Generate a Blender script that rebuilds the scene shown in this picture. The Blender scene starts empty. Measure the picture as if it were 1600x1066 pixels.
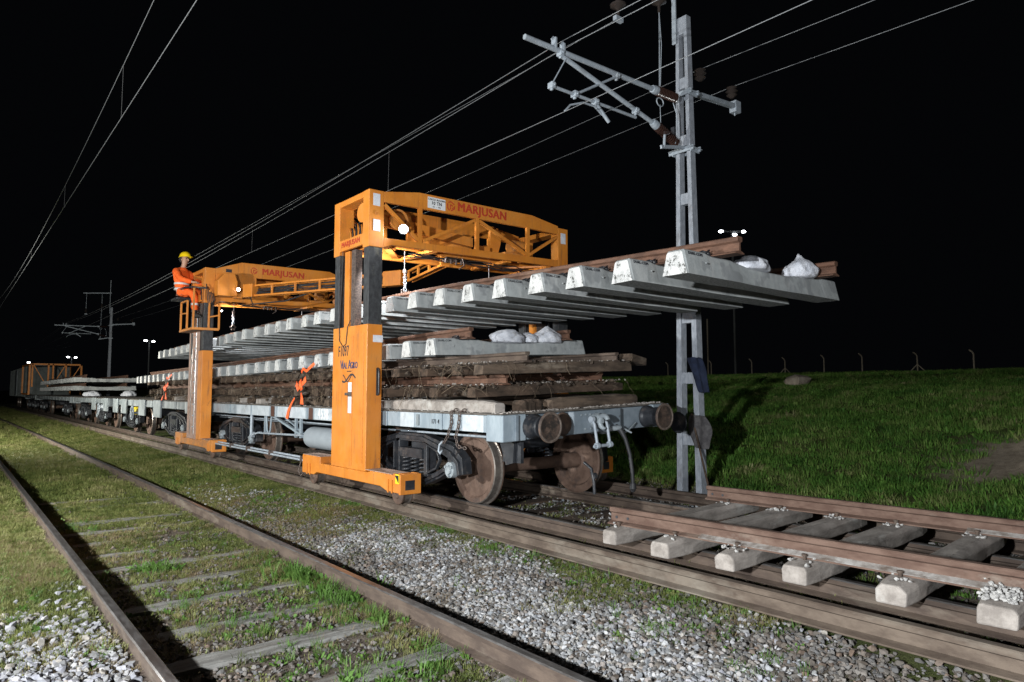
import bpy, bmesh, math, random
import numpy as np
import mathutils.noise as noise_m
from mathutils import Vector, Matrix, Euler, Quaternion

random.seed(7)
rng = np.random.default_rng(11)
SC = bpy.context.scene
COL = SC.collection
PI = math.pi

# ------------------------------------------------------------------ camera
cam_d = bpy.data.cameras.new("camera")
cam = bpy.data.objects.new("camera", cam_d)
COL.objects.link(cam)
cam_d.sensor_width = 36.0
cam_d.lens = 24.0
cam_d.clip_start = 0.05
cam_d.clip_end = 900
CAM_Z = 1.3
cam.matrix_world = Matrix(((0.77055, -0.04706, -0.63563, 0.0),
                           (-0.63737, -0.05690, -0.76845, 0.0),
                           (0.0, 0.99727, -0.07384, CAM_Z),
                           (0, 0, 0, 1)))
SC.camera = cam

# ------------------------------------------------------------------ world, lights, exposure
W = bpy.data.worlds.new("World")
SC.world = W
W.use_nodes = True
_n = W.node_tree.nodes
_n.clear()
_bg = _n.new('ShaderNodeBackground')
_bg.inputs[0].default_value = (0.55, 0.62, 0.8, 1)
_bg.inputs[1].default_value = 0.0022
_o = _n.new('ShaderNodeOutputWorld')
W.node_tree.links.new(_bg.outputs[0], _o.inputs[0])
SC.view_settings.view_transform = 'Standard'
SC.view_settings.look = 'None'
SC.view_settings.exposure = 0.0
SC.view_settings.gamma = 1.0
SC.view_settings.use_curve_mapping = False


def lamp(name, kind, loc, energy, color, target=None, size=0.2, angle=160):
    d = bpy.data.lights.new(name, kind)
    d.energy = energy
    d.color = color
    if kind == 'SPOT':
        d.spot_size = math.radians(angle)
        d.spot_blend = 0.6
        d.shadow_soft_size = size
    elif kind == 'POINT':
        d.shadow_soft_size = size
    o = bpy.data.objects.new(name, d)
    COL.objects.link(o)
    o.location = loc
    if target is not None:
        o.rotation_euler = (Vector(target) - Vector(loc)).to_track_quat('-Z', 'Y').to_euler()
    return o


# work lights of the night gang left of the photographer, plus one added fill
FLOOD_A = (-3.2, 0.4, 1.9)
FLOOD_B = (-3.6, 9.6, 2.2)
lamp("work_and_fill_beam", 'SPOT', FLOOD_A, 4700, (0.93, 0.97, 1.0), (6.0, 9.0, 1.6), 0.09, 165)
lamp("work_and_fill_beam", 'SPOT', FLOOD_B, 3300, (0.97, 0.98, 0.95), (4.5, 8.5, 1.3), 0.09, 160)

FLOOD_C = (-3.8, 25.0, 2.6)
FILL_D = (-2.6, -7.0, 1.3)  # added fill with no such lamp on site, softens shadows and lifts the bank
lamp("work_and_fill_beam", 'SPOT', FILL_D, 1700, (0.95, 0.97, 1.0), (9.0, 8.0, 1.2), 0.25, 120)
lamp("work_and_fill_beam", 'SPOT', FLOOD_C, 7500, (0.99, 0.97, 0.88), (3.5, 28.0, 0.4), 0.09, 160)

# ------------------------------------------------------------------ small material library
def mat(name, build):
    m = bpy.data.materials.new(name)
    m.use_nodes = True
    nt = m.node_tree
    nt.nodes.clear()
    out = nt.nodes.new('ShaderNodeOutputMaterial')
    b = nt.nodes.new('ShaderNodeBsdfPrincipled')
    nt.links.new(b.outputs[0], out.inputs[0])
    build(nt, b)
    return m


def pos(nt, scale=(1, 1, 1)):
    g = nt.nodes.new('ShaderNodeNewGeometry')
    mp = nt.nodes.new('ShaderNodeMapping')
    mp.inputs['Scale'].default_value = scale
    nt.links.new(g.outputs['Position'], mp.inputs[0])
    return mp.outputs[0]


def noise(nt, vec, scale, detail=5, rough=0.6):
    n = nt.nodes.new('ShaderNodeTexNoise')
    n.inputs['Scale'].default_value = scale
    n.inputs['Detail'].default_value = detail
    n.inputs['Roughness'].default_value = rough
    nt.links.new(vec, n.inputs['Vector'])
    return n.outputs[0]


def ramp(nt, fac, stops):
    r = nt.nodes.new('ShaderNodeValToRGB')
    e = r.color_ramp.elements
    while len(e) < len(stops):
        e.new(0.5)
    for i, (p, c) in enumerate(stops):
        e[i].position = p
        e[i].color = (*c, 1) if len(c) == 3 else c
    nt.links.new(fac, r.inputs[0])
    return r.outputs[0]


def mix(nt, fac, a, b, mode='MIX'):
    m = nt.nodes.new('ShaderNodeMix')
    m.data_type = 'RGBA'
    m.blend_type = mode
    for sock, v in ((m.inputs[0], fac), (m.inputs[6], a), (m.inputs[7], b)):
        if isinstance(v, (int, float)):
            sock.default_value = v
        elif isinstance(v, tuple):
            sock.default_value = (*v, 1)
        else:
            nt.links.new(v, sock)
    return m.outputs[2]


def bump(nt, b, h, strength=0.4, dist=0.01):
    n = nt.nodes.new('ShaderNodeBump')
    n.inputs['Strength'].default_value = strength
    n.inputs['Distance'].default_value = dist
    nt.links.new(h, n.inputs['Height'])
    nt.links.new(n.outputs[0], b.inputs['Normal'])


def two_tone(name, c1, c2, scale=8, c3=None, s3=1.5, rough=0.7, metal=0.0, bmp=0.3, bdist=0.006,
             lo=0.4, hi=0.62, stretch=(1, 1, 1), l3=0.55, h3=0.68, spec=0.4):
    """base colour pair by fine noise, a third colour in larger blotches"""
    def f(nt, b):
        p = pos(nt, stretch)
        n1 = noise(nt, p, scale, 6, 0.65)
        col = ramp(nt, n1, [(lo, c1), (hi, c2)])
        if c3 is not None:
            n2 = noise(nt, p, s3, 6, 0.7)
            k = ramp(nt, n2, [(l3, (0, 0, 0)), (h3, (1, 1, 1))])
            col = mix(nt, k, col, c3)
        nt.links.new(col, b.inputs['Base Color'])
        b.inputs['Roughness'].default_value = rough
        b.inputs['Metallic'].default_value = metal
        b.inputs['Specular IOR Level'].default_value = spec
        if bmp:
            bump(nt, b, noise(nt, p, scale * 5, 4, 0.7), bmp, bdist)
    return mat(name, f)


def plain(name, c, rough=0.5, metal=0.0, emit=0.0):
    def f(nt, b):
        b.inputs['Base Color'].default_value = (*c, 1)
        b.inputs['Roughness'].default_value = rough
        b.inputs['Metallic'].default_value = metal
        if emit:
            b.inputs['Emission Color'].default_value = (*c, 1)
            b.inputs['Emission Strength'].default_value = emit
    return mat(name, f)


def by_object(name, cols, rough=0.85, var=0.35, nscale=25, bmp=0.5):
    """colour picked per instance, plus grain"""
    def f(nt, b):
        oi = nt.nodes.new('ShaderNodeObjectInfo')
        st = [(i / max(1, len(cols) - 1), c) for i, c in enumerate(cols)]
        col = ramp(nt, oi.outputs['Random'], st)
        p = pos(nt)
        n1 = noise(nt, p, nscale, 5, 0.7)
        k = ramp(nt, n1, [(0.3, (1 - var,) * 3), (0.7, (1 + var * .4,) * 3)])
        col = mix(nt, 1.0, col, k, 'MULTIPLY')
        nt.links.new(col, b.inputs['Base Color'])
        b.inputs['Roughness'].default_value = rough
        b.inputs['Specular IOR Level'].default_value = 0.25
        if bmp:
            bump(nt, b, noise(nt, p, 160, 3, 0.7), bmp, 0.003)
    return mat(name, f)


M = {}
def _orange(nt, b):
    p = pos(nt)
    base = ramp(nt, noise(nt, p, 2.2, 5, .6), [(0.35, (0.52, 0.168, 0.020)), (0.65, (0.63, 0.225, 0.028))])
    # rain and rust runs, drawn out vertically
    run = noise(nt, pos(nt, (14, 14, 1.1)), 1.6, 6, .7)
    patch_ = noise(nt, p, 3.0, 4, .6)
    mm = nt.nodes.new('ShaderNodeMath')
    mm.operation = 'MULTIPLY'
    nt.links.new(ramp(nt, run, [(0.50, (0, 0, 0)), (0.72, (1, 1, 1))]), mm.inputs[0])
    nt.links.new(ramp(nt, patch_, [(0.42, (0, 0, 0)), (0.62, (1, 1, 1))]), mm.inputs[1])
    base = mix(nt, mm.outputs[0], base, (0.27, 0.105, 0.032))
    # chips and oily specks
    sp_ = noise(nt, p, 38, 5, .8)
    base = mix(nt, ramp(nt, sp_, [(0.66, (0, 0, 0)), (0.70, (1, 1, 1))]), base, (0.10, 0.055, 0.035))
    gr = noise(nt, p, 1.1, 6, .75)
    base = mix(nt, ramp(nt, gr, [(0.52, (0, 0, 0)), (0.75, (.55, .55, .55))]), base, (0.36, 0.17, 0.06))
    nt.links.new(base, b.inputs['Base Color'])
    rr = ramp(nt, noise(nt, p, 6, 4, .7), [(0.3, (.38, .38, .38)), (0.7, (.68, .68, .68))])
    nt.links.new(rr, b.inputs['Roughness'])
    bump(nt, b, noise(nt, p, 3.5, 3, .5), .25, .02)


M['orange'] = mat('orange_paint', _orange)
M['orange_dirty'] = two_tone('worn_orange_paint', (0.50, 0.19, 0.04), (0.62, 0.23, 0.035), 9, (0.25, 0.13, 0.07), 4,
                             rough=0.55, bmp=0.15, l3=0.45, h3=0.7)
M['treadplate'] = two_tone('dusty_top_plate', (0.33, 0.22, 0.17), (0.42, 0.30, 0.24), 14, (0.2, 0.13, 0.1), 6, rough=0.8)
M['rust'] = two_tone('rusty_steel', (0.062, 0.030, 0.018), (0.125, 0.062, 0.038), 14, (0.16, 0.095, 0.065), 3.0,
                     rough=0.8, bmp=0.4, stretch=(1, .35, 1))
M['rust_dark'] = two_tone('old_rusty_steel', (0.055, 0.038, 0.029), (0.095, 0.068, 0.051), 12, (0.14, 0.115, 0.09), 2.5,
                          rough=0.82, bmp=0.4, stretch=(1, .35, 1))
M['rust_dusty'] = two_tone('dusty_rusty_steel', (0.070, 0.050, 0.037), (0.125, 0.095, 0.072), 11, (0.18, 0.155, 0.125), 2.6,
                           rough=0.85, bmp=0.4, stretch=(1, .4, 1), l3=.5)
M['rust_panel'] = two_tone('dusty_red_rust', (0.088, 0.050, 0.036), (0.145, 0.092, 0.069), 11, (0.20, 0.16, 0.13), 2.6,
                           rough=0.85, bmp=0.4, stretch=(1, .4, 1), l3=.55)
M['rail_top'] = two_tone('worn_rail_head', (0.10, 0.09, 0.085), (0.20, 0.19, 0.185), 30, (0.07, 0.055, 0.045), 5,
                         rough=0.30, metal=0.55, bmp=0.05, stretch=(1, .2, 1))
M['galv'] = two_tone('galvanised_steel', (0.30, 0.34, 0.38), (0.38, 0.42, 0.46), 18, (0.25, 0.27, 0.29), 4,
                     rough=0.55, metal=0.15, bmp=0.08)
M['post_conc'] = two_tone('pale_mast_paint', (0.22, 0.24, 0.27), (0.31, 0.33, 0.365), 30, (0.13, 0.12, 0.12), 6, rough=0.8, bmp=0.3, stretch=(1, 1, .4), l3=.56, h3=.75)
M['wagon'] = two_tone('pale_blue_grey_wagon_paint', (0.21, 0.255, 0.29), (0.30, 0.35, 0.385), 6, (0.15, 0.13, 0.115), 5,
                      rough=0.5, bmp=0.12, stretch=(1, 1.2, .4), l3=0.58, h3=0.72)
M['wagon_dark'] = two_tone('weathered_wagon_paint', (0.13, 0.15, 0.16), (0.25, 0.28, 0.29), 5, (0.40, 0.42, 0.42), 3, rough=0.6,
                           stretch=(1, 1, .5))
M['headstock'] = two_tone('shade_darkened_headstock_paint', (0.13, 0.16, 0.185), (0.20, 0.235, 0.265), 4, (0.06, 0.052, 0.048), 5,
                         rough=0.5, bmp=0.12, l3=0.6)  # wagon paint darkened, shade on the end face put into the colour
M['deck'] = two_tone('dirty_deck_steel', (0.07, 0.06, 0.05), (0.13, 0.115, 0.10), 9, rough=0.9)
M['tank'] = two_tone('grey_tank_paint', (0.27, 0.30, 0.325), (0.31, 0.34, 0.365), 6, rough=0.35, bmp=0.03)
M['black'] = two_tone('black_greasy_steel', (0.018, 0.02, 0.024), (0.035, 0.037, 0.042), 9, (0.075, 0.065, 0.06), 5,
                      rough=0.38, bmp=0.25, l3=.56)
M['mast_dark'] = two_tone('greasy_lift_mast_steel', (0.025, 0.026, 0.028), (0.05, 0.052, 0.055), 20, (0.095, 0.09, 0.07), 4,
                          rough=0.55, bmp=0.3, stretch=(1, 1, .6), l3=.56)
M['rubber'] = plain('black_rubber', (0.02, 0.02, 0.022), 0.6)
M['wheel'] = two_tone('rusty_wheel_plate', (0.080, 0.047, 0.033), (0.130, 0.082, 0.060), 7, (0.05, 0.034, 0.028), 4.5, rough=0.75)
M['tread'] = two_tone('polished_wheel_tread', (0.20, 0.17, 0.15), (0.28, 0.25, 0.22), 25, rough=0.35, metal=0.7, bmp=0.05)
M['buffer'] = two_tone('greasy_rusty_buffer', (0.05, 0.035, 0.03), (0.11, 0.07, 0.05), 16, (0.16, 0.11, 0.08), 6, rough=0.65)
M['buffer_rim'] = two_tone('scuffed_buffer_rim', (0.07, 0.052, 0.042), (0.14, 0.11, 0.09), 20, rough=0.6)
M['grease'] = two_tone('dried_buffer_grease', (0.02, 0.015, 0.012), (0.075, 0.048, 0.035), 14, (0.12, 0.08, 0.06), 7, rough=0.8, bmp=.8, bdist=.01)
M['timber'] = two_tone('weathered_timber', (0.050, 0.035, 0.025), (0.12, 0.085, 0.06), 7, (0.21, 0.17, 0.13), 2.2,
                       rough=0.95, bmp=0.7, bdist=0.012, stretch=(.35, 1.6, 1.6))
M['timber_dark'] = two_tone('muddy_timber', (0.030, 0.020, 0.013), (0.085, 0.055, 0.037), 9, (0.16, 0.12, 0.085), 2.6,
                            rough=0.95, bmp=0.8, bdist=0.012, stretch=(.4, 1.4, 1.4), l3=.6)
M['timber_pale'] = two_tone('dusty_pale_sleeper', (0.21, 0.185, 0.165), (0.34, 0.305, 0.275), 6, (0.42, 0.40, 0.37), 2.0,
                            rough=0.95, bmp=0.6, bdist=0.01, stretch=(.5, 1.5, 1.5))
M['timber_ground'] = two_tone('grey_cracked_sleeper', (0.13, 0.125, 0.115), (0.24, 0.235, 0.22), 10, (0.09, 0.075, 0.06), 3.5,
                              rough=0.95, bmp=0.8, bdist=0.01, stretch=(.25, 2.2, 1))
M['dust'] = two_tone('white_stone_dust', (0.30, 0.29, 0.28), (0.46, 0.45, 0.43), 30, rough=0.95, bmp=0.6)
M['foot_dust'] = two_tone('grey_dust_on_rail_foot', (0.14, 0.11, 0.09), (0.36, 0.34, 0.32), 9, (0.45, 0.44, 0.42), 4, rough=0.95, bmp=0.6, lo=.35, hi=.6)
M['root'] = two_tone('dry_roots', (0.10, 0.07, 0.045), (0.22, 0.165, 0.11), 20, rough=0.9, bmp=0)
M['clod'] = two_tone('muddy_clods', (0.035, 0.025, 0.018), (0.10, 0.075, 0.055), 20, (0.24, 0.21, 0.18), 9, rough=0.95, bmp=0.7,
                     l3=.6)
M['soil'] = None
M['white_tape'] = two_tone('scuffed_white_sticker', (0.55, 0.56, 0.60), (0.68, 0.69, 0.72), 14, rough=0.5, bmp=0)
M['sign'] = two_tone('white_sign_plate', (0.66, 0.67, 0.66), (0.72, 0.73, 0.72), 9, rough=0.5, bmp=0)
M['red_print'] = plain('red_print', (0.42, 0.045, 0.018), 0.55)
M['black_print'] = plain('black_print', (0.022, 0.024, 0.03), 0.6)
M['blue_print'] = plain('dark_blue_print', (0.04, 0.05, 0.11), 0.6)
M['white_print'] = plain('white_print', (0.68, 0.70, 0.72), 0.6)
M['brown_print'] = plain('brown_panel_paint', (0.085, 0.04, 0.028), 0.6)
M['yellow'] = plain('yellow_paint', (0.72, 0.55, 0.02), 0.45)
M['bag'] = two_tone('white_woven_sack', (0.48, 0.50, 0.55), (0.66, 0.67, 0.71), 12, (0.34, 0.34, 0.35), 7, rough=0.6, bmp=0.8, bdist=.02)
M['strap'] = two_tone('orange_webbing', (0.85, 0.10, 0.02), (0.95, 0.16, 0.04), 22, rough=0.6, bmp=0.3)
M['insulator'] = plain('brown_glazed_insulator', (0.035, 0.018, 0.014), 0.2)
M['glass_ins'] = plain('dark_glass_insulator', (0.035, 0.028, 0.025), 0.15)
M['wire'] = plain('overhead_wire', (0.23, 0.24, 0.25), 0.45, 0.5)
M['wire_dark'] = plain('dark_wire', (0.12, 0.12, 0.12), 0.5, 0.4)
M['chain'] = two_tone('rusty_chain', (0.07, 0.055, 0.05), (0.17, 0.13, 0.11), 40, rough=0.55, metal=.4, bmp=.2)
M['steel'] = plain('bare_steel', (0.42, 0.42, 0.43), 0.3, 0.85)
M['grey_steel'] = two_tone('grey_casting', (0.24, 0.27, 0.29), (0.33, 0.37, 0.39), 14, rough=0.5, metal=.2)
M['skin'] = plain('skin', (0.42, 0.24, 0.16), 0.55)
M['hiviz'] = two_tone('orange_workwear', (0.86, 0.115, 0.012), (0.95, 0.15, 0.02), 14, rough=0.8, bmp=0.35, bdist=0.02)
M['reflect'] = plain('silver_reflective_band', (0.62, 0.62, 0.60), 0.4)
M['helmet'] = plain('yellow_helmet', (0.80, 0.55, 0.01), 0.3)
M['hair'] = plain('dark_hair', (0.02, 0.015, 0.012), 0.8)
M['boot'] = plain('black_leather_boot', (0.03, 0.028, 0.026), 0.5)
M['navy'] = two_tone('navy_cloth', (0.004, 0.008, 0.022), (0.008, 0.014, 0.036), 12, rough=0.9, bmp=.4, bdist=.02)
M['grey_cloth'] = two_tone('grey_cloth', (0.045, 0.042, 0.044), (0.085, 0.08, 0.08), 14, rough=0.95, bmp=.4, bdist=.02)
M['bulb'] = plain('lit_lamp', (0.95, 0.97, 1.0), 0.5, 0, 30.0)
M['far_bulb'] = plain('distant_lit_lamp', (0.92, 0.95, 1.0), 0.5, 0, 14.0)
M['far_steel'] = plain('distant_lamp_pole', (0.10, 0.105, 0.105), 0.7)
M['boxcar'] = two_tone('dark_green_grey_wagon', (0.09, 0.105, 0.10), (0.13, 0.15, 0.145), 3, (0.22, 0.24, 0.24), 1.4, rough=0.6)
M['fence_post'] = two_tone('concrete_fence_post', (0.20, 0.17, 0.13), (0.27, 0.235, 0.18), 20, rough=0.9)
M['rock'] = two_tone('brown_rock', (0.22, 0.18, 0.14), (0.34, 0.29, 0.23), 6, rough=0.95, bmp=.9, bdist=.03)


def _conc(nt, b):
    p = pos(nt)
    oi = nt.nodes.new('ShaderNodeObjectInfo')
    base = ramp(nt, oi.outputs['Random'], [(0, (0.28, 0.30, 0.30)), (1, (0.38, 0.395, 0.39))])
    n1 = noise(nt, p, 3.2, 3, 0.55)
    col = mix(nt, ramp(nt, n1, [(0.55, (0, 0, 0)), (0.585, (.85, .85, .85))]), base, (0.20, 0.21, 0.215))
    n5 = noise(nt, p, 7, 7, 0.75)
    col = mix(nt, ramp(nt, n5, [(0.40, (.45, .45, .45)), (0.62, (0, 0, 0))]), col, (0.17, 0.18, 0.18))
    pz = pos(nt, (5, 5, 1.2))
    n2 = noise(nt, pz, 3, 3, 0.5)
    col = mix(nt, ramp(nt, n2, [(0.5, (0, 0, 0)), (0.8, (.4, .4, .4))]), col, (0.48, 0.48, 0.46))
    nt.links.new(col, b.inputs['Base Color'])
    b.inputs['Roughness'].default_value = 0.85
    n3 = noise(nt, p, 60, 4, 0.7)
    bump(nt, b, n3, 0.35, 0.006)


M['concrete'] = mat('new_concrete', _conc)


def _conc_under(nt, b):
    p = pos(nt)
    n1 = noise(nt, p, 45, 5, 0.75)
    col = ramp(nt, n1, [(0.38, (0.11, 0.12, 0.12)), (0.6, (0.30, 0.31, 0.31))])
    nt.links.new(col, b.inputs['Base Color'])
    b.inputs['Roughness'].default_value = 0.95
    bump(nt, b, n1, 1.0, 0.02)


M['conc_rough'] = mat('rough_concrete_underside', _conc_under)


def _conc_end(nt, b):
    p = pos(nt)
    n1 = noise(nt, p, 22, 5, 0.75)
    n2 = noise(nt, pos(nt, (1, 1, .6)), 9, 3, 0.6)
    dark = mix(nt, ramp(nt, n1, [(0.40, (1, 1, 1)), (0.47, (0, 0, 0))]), (0.48, 0.48, 0.47), (0.09, 0.09, 0.085))
    col = mix(nt, ramp(nt, n2, [(0.47, (0, 0, 0)), (0.53, (1, 1, 1))]), dark, (0.58, 0.58, 0.565))
    nt.links.new(col, b.inputs['Base Color'])
    b.inputs['Roughness'].default_value = 0.9
    bump(nt, b, n1, 1.0, 0.03)


M['conc_end'] = mat('chipped_white_sleeper_end', _conc_end)


# ------------------------------------------------------------------ mesh builder
class MB:
    def __init__(s):
        s.v, s.f, s.m, s.sm = [], [], [], []

    def add(s, vs, fs, mi=0, sm=False):
        k = len(s.v)
        s.v.extend([tuple(map(float, v)) for v in vs])
        for f in fs:
            s.f.append(tuple(i + k for i in f))
            s.m.append(mi)
            s.sm.append(sm)

    def box(s, x0, x1, y0, y1, z0, z1, mi=0):
        x0, x1 = min(x0, x1), max(x0, x1)
        y0, y1 = min(y0, y1), max(y0, y1)
        z0, z1 = min(z0, z1), max(z0, z1)
        vs = [(x, y, z) for x in (x0, x1) for y in (y0, y1) for z in (z0, z1)]
        s.add(vs, [(0, 1, 3, 2), (4, 6, 7, 5), (0, 4, 5, 1), (2, 3, 7, 6), (0, 2, 6, 4), (1, 5, 7, 3)], mi)
        return s

    def obox(s, c, h, R, mi=0):
        vs = []
        for x in (-1, 1):
            for y in (-1, 1):
                for z in (-1, 1):
                    vs.append(Vector(c) + R @ Vector((x * h[0], y * h[1], z * h[2])))
        s.add(vs, [(0, 1, 3, 2), (4, 6, 7, 5), (0, 4, 5, 1), (2, 3, 7, 6), (0, 2, 6, 4), (1, 5, 7, 3)], mi)
        return s

    def bar(s, p0, p1, w, h, up=(0, 0, 1), mi=0):
        """rectangular bar; h is measured along up, w across it"""
        p0, p1 = Vector(p0), Vector(p1)
        d = (p1 - p0)
        L = d.length
        d.normalize()
        u = Vector(up)
        sd = d.cross(u)
        if sd.length < 1e-4:
            u = Vector((1, 0, 0))
            sd = d.cross(u)
        sd.normalize()
        u = sd.cross(d).normalized()
        R = Matrix((sd, d, u)).transposed()
        return s.obox((p0 + p1) / 2, (w / 2, L / 2, h / 2), R, mi)

    def ring_frames(s, pts):
        pts = [Vector(p) for p in pts]
        out = []
        prev = None
        for i, p in enumerate(pts):
            a = pts[max(0, i - 1)]
            b = pts[min(len(pts) - 1, i + 1)]
            t = (b - a).normalized()
            if prev is None:
                r = Vector((0, 0, 1)) if abs(t.z) < 0.9 else Vector((1, 0, 0))
                n = t.cross(r).normalized()
            else:
                n = (prev - t * prev.dot(t)).normalized()
            prev = n
            out.append((p, n, t.cross(n).normalized()))
        return out

    def tube(s, pts, r, n=8, mi=0, caps=True, sm=True):
        fr = s.ring_frames(pts)
        vs, fs = [], []
        rr = r if isinstance(r, (list, tuple)) else [r] * len(fr)
        for (p, a, b), q in zip(fr, rr):
            for k in range(n):
                t = 2 * PI * k / n
                vs.append(p + a * (q * math.cos(t)) + b * (q * math.sin(t)))
        for i in range(len(fr) - 1):
            for k in range(n):
                k2 = (k + 1) % n
                fs.append((i * n + k, i * n + k2, (i + 1) * n + k2, (i + 1) * n + k))
        s.add(vs, fs, mi, sm)
        if caps:
            s.add(vs[:n], [tuple(range(n))[::-1]], mi)
            s.add(vs[-n:], [tuple(range(n))], mi)
        return s

    def cyl(s, p0, p1, r0, r1=None, n=16, mi=0, sm=True):
        return s.tube([p0, p1], [r0, r0 if r1 is None else r1], n, mi, True, sm)

    def lathe(s, prof, org, axis, n=32, mi=0, sm=True, mats=None):
        """prof: (radius, distance along axis)"""
        ax = Vector(axis).normalized()
        r = Vector((0, 0, 1)) if abs(ax.z) < 0.9 else Vector((1, 0, 0))
        a = ax.cross(r).normalized()
        b = ax.cross(a).normalized()
        org = Vector(org)
        vs = []
        for (q, t) in prof:
            for k in range(n):
                th = 2 * PI * k / n
                vs.append(org + ax * t + a * (q * math.cos(th)) + b * (q * math.sin(th)))
        for i in range(len(prof) - 1):
            fs = []
            for k in range(n):
                k2 = (k + 1) % n
                fs.append((0 + k, 0 + k2, n + k2, n + k))
            s.add(vs[i * n:(i + 2) * n], fs, mats[i] if mats else mi, sm)
        return s

    def prism(s, poly, axis, t0, t1, mi=0):
        """poly is drawn in the two other axes (cyclic order x:(y,z) y:(x,z) z:(x,y))"""
        def P(u, v, t):
            return (t, u, v) if axis == 'x' else ((u, t, v) if axis == 'y' else (u, v, t))
        n = len(poly)
        vs = [P(u, v, t0) for u, v in poly] + [P(u, v, t1) for u, v in poly]
        fs = [tuple(range(n)), tuple(range(n, 2 * n))[::-1]]
        fs += [(i, i + n, (i + 1) % n + n, (i + 1) % n) for i in range(n)]
        s.add(vs, fs, mi)
        return s

    def sweep(s, prof, pts, mis=None, caps=True):
        """prof (side, up) closed; swept along pts, side is horizontal"""
        pts = [Vector(p) for p in pts]
        n = len(prof)
        vs = []
        for i, p in enumerate(pts):
            t = (pts[min(len(pts) - 1, i + 1)] - pts[max(0, i - 1)]).normalized()
            sd = t.cross(Vector((0, 0, 1))).normalized()
            u = sd.cross(t).normalized()
            for (a, b) in prof:
                vs.append(p + sd * a + u * b)
        k0 = len(s.v)
        s.v.extend([tuple(v) for v in vs])
        for i in range(len(pts) - 1):
            for k in range(n):
                k2 = (k + 1) % n
                s.f.append((k0 + i * n + k, k0 + i * n + k2, k0 + (i + 1) * n + k2, k0 + (i + 1) * n + k))
                s.m.append(mis[k] if mis else 0)
                s.sm.append(False)
        if caps:
            s.f.append(tuple(k0 + k for k in range(n)))
            s.f.append(tuple(k0 + (len(pts) - 1) * n + k for k in range(n))[::-1])
            s.m += [0, 0]
            s.sm += [False, False]
        return s

    def mesh(s, name, mats, off=(0, 0, 0), shear=None):
        me = bpy.data.meshes.new(name)
        v = np.array(s.v, dtype=float).reshape(-1, 3)
        if shear:
            v[:, 2] += (v[:, 0] - shear[0]) * shear[1]
        v -= np.array(off)
        me.from_pydata(v.tolist(), [], s.f)
        for m in mats:
            me.materials.append(m)
        me.polygons.foreach_set('material_index', s.m)
        me.polygons.foreach_set('use_smooth', s.sm)
        bm = bmesh.new()
        bm.from_mesh(me)
        bmesh.ops.recalc_face_normals(bm, faces=bm.faces)
        bm.to_mesh(me)
        bm.free()
        me.update()
        return me

    def build(s, name, mats, parent=None, bevel=0.0, shear=None, **props):
        if not isinstance(mats, (list, tuple)):
            mats = [mats]
        off = world_off(parent)
        if parent is not None and 'kind' not in props:
            groups = s.pieces()
            if len(groups) > 1:
                o = None
                for g in groups:
                    q = MB()
                    q.v = s.v
                    q.f = [s.f[i] for i in g]
                    q.m = [s.m[i] for i in g]
                    q.sm = [s.sm[i] for i in g]
                    q.compact()
                    o = link(name, q.mesh(name, mats, off, shear), parent, bevel=bevel, **props)
                return o
        me = s.mesh(name, mats, off, shear)
        return link(name, me, parent, bevel=bevel, **props)

    def compact(s):
        used = sorted({i for f in s.f for i in f})
        mp = {i: k for k, i in enumerate(used)}
        s.v = [s.v[i] for i in used]
        s.f = [tuple(mp[i] for i in f) for f in s.f]

    def pieces(s):
        """groups of faces that lie apart from each other"""
        key = {}
        vid = []
        for v in s.v:
            vid.append(key.setdefault((round(v[0], 4), round(v[1], 4), round(v[2], 4)), len(key)))
        par = list(range(len(key)))

        def find(a):
            while par[a] != a:
                par[a] = par[par[a]]
                a = par[a]
            return a
        for f in s.f:
            a = find(vid[f[0]])
            for i in f[1:]:
                par[find(vid[i])] = a
        isl = {}
        for fi, f in enumerate(s.f):
            isl.setdefault(find(vid[f[0]]), []).append(fi)
        L = list(isl.values())
        if len(L) < 2 or len(L) > 120:
            return [range(len(s.f))]
        B = []
        for g in L:
            pts = np.array([s.v[i] for fi in g for i in s.f[fi]])
            B.append((pts.min(0), pts.max(0)))
        n = len(L)
        up = list(range(n))

        def fnd(a):
            while up[a] != a:
                a = up[a]
            return a
        sz = [float((b - a).max()) for a, b in B]
        for i in range(n):
            for j in range(i):
                gap = np.maximum(0, np.maximum(B[i][0] - B[j][1], B[j][0] - B[i][1]))
                if float(np.sqrt((gap ** 2).sum())) <= max(.02, .5 * max(sz[i], sz[j])):
                    a, b = fnd(i), fnd(j)
                    if a != b:
                        up[a] = b
        out = {}
        for i in range(n):
            out.setdefault(fnd(i), []).extend(L[i])
        return list(out.values())


OFF = {}


def world_off(p):
    return Vector(OFF.get(p.name, (0, 0, 0))) if p is not None else Vector((0, 0, 0))


def link(name, data, parent=None, loc=(0, 0, 0), rot=(0, 0, 0), scale=None, bevel=0.0, **props):
    o = bpy.data.objects.new(name, data)
    COL.objects.link(o)
    o.location = loc
    o.rotation_euler = rot
    if scale:
        o.scale = scale
    if parent is not None:
        o.parent = parent
        OFF[o.name] = world_off(parent)
    if bevel:
        b = o.modifiers.new('bevel', 'BEVEL')
        b.width = bevel
        b.segments = 2
        b.limit_method = 'ANGLE'
        b.angle_limit = math.radians(40)
    for k, v in props.items():
        o[k] = v
    return o


def thing(name, loc, label, cat, group=None, rot=(0, 0, 0)):
    o = bpy.data.objects.new(name, None)
    o.empty_display_size = 0.3
    COL.objects.link(o)
    o.location = loc
    o.rotation_euler = rot
    OFF[o.name] = Vector(loc)
    o['label'] = label
    o['category'] = cat
    if group:
        o['group'] = group
    return o


def tag(o, label, cat, group=None, kind=None):
    if label:
        o['label'] = label
    if cat:
        o['category'] = cat
    if group:
        o['group'] = group
    if kind:
        o['kind'] = kind
    return o


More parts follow.
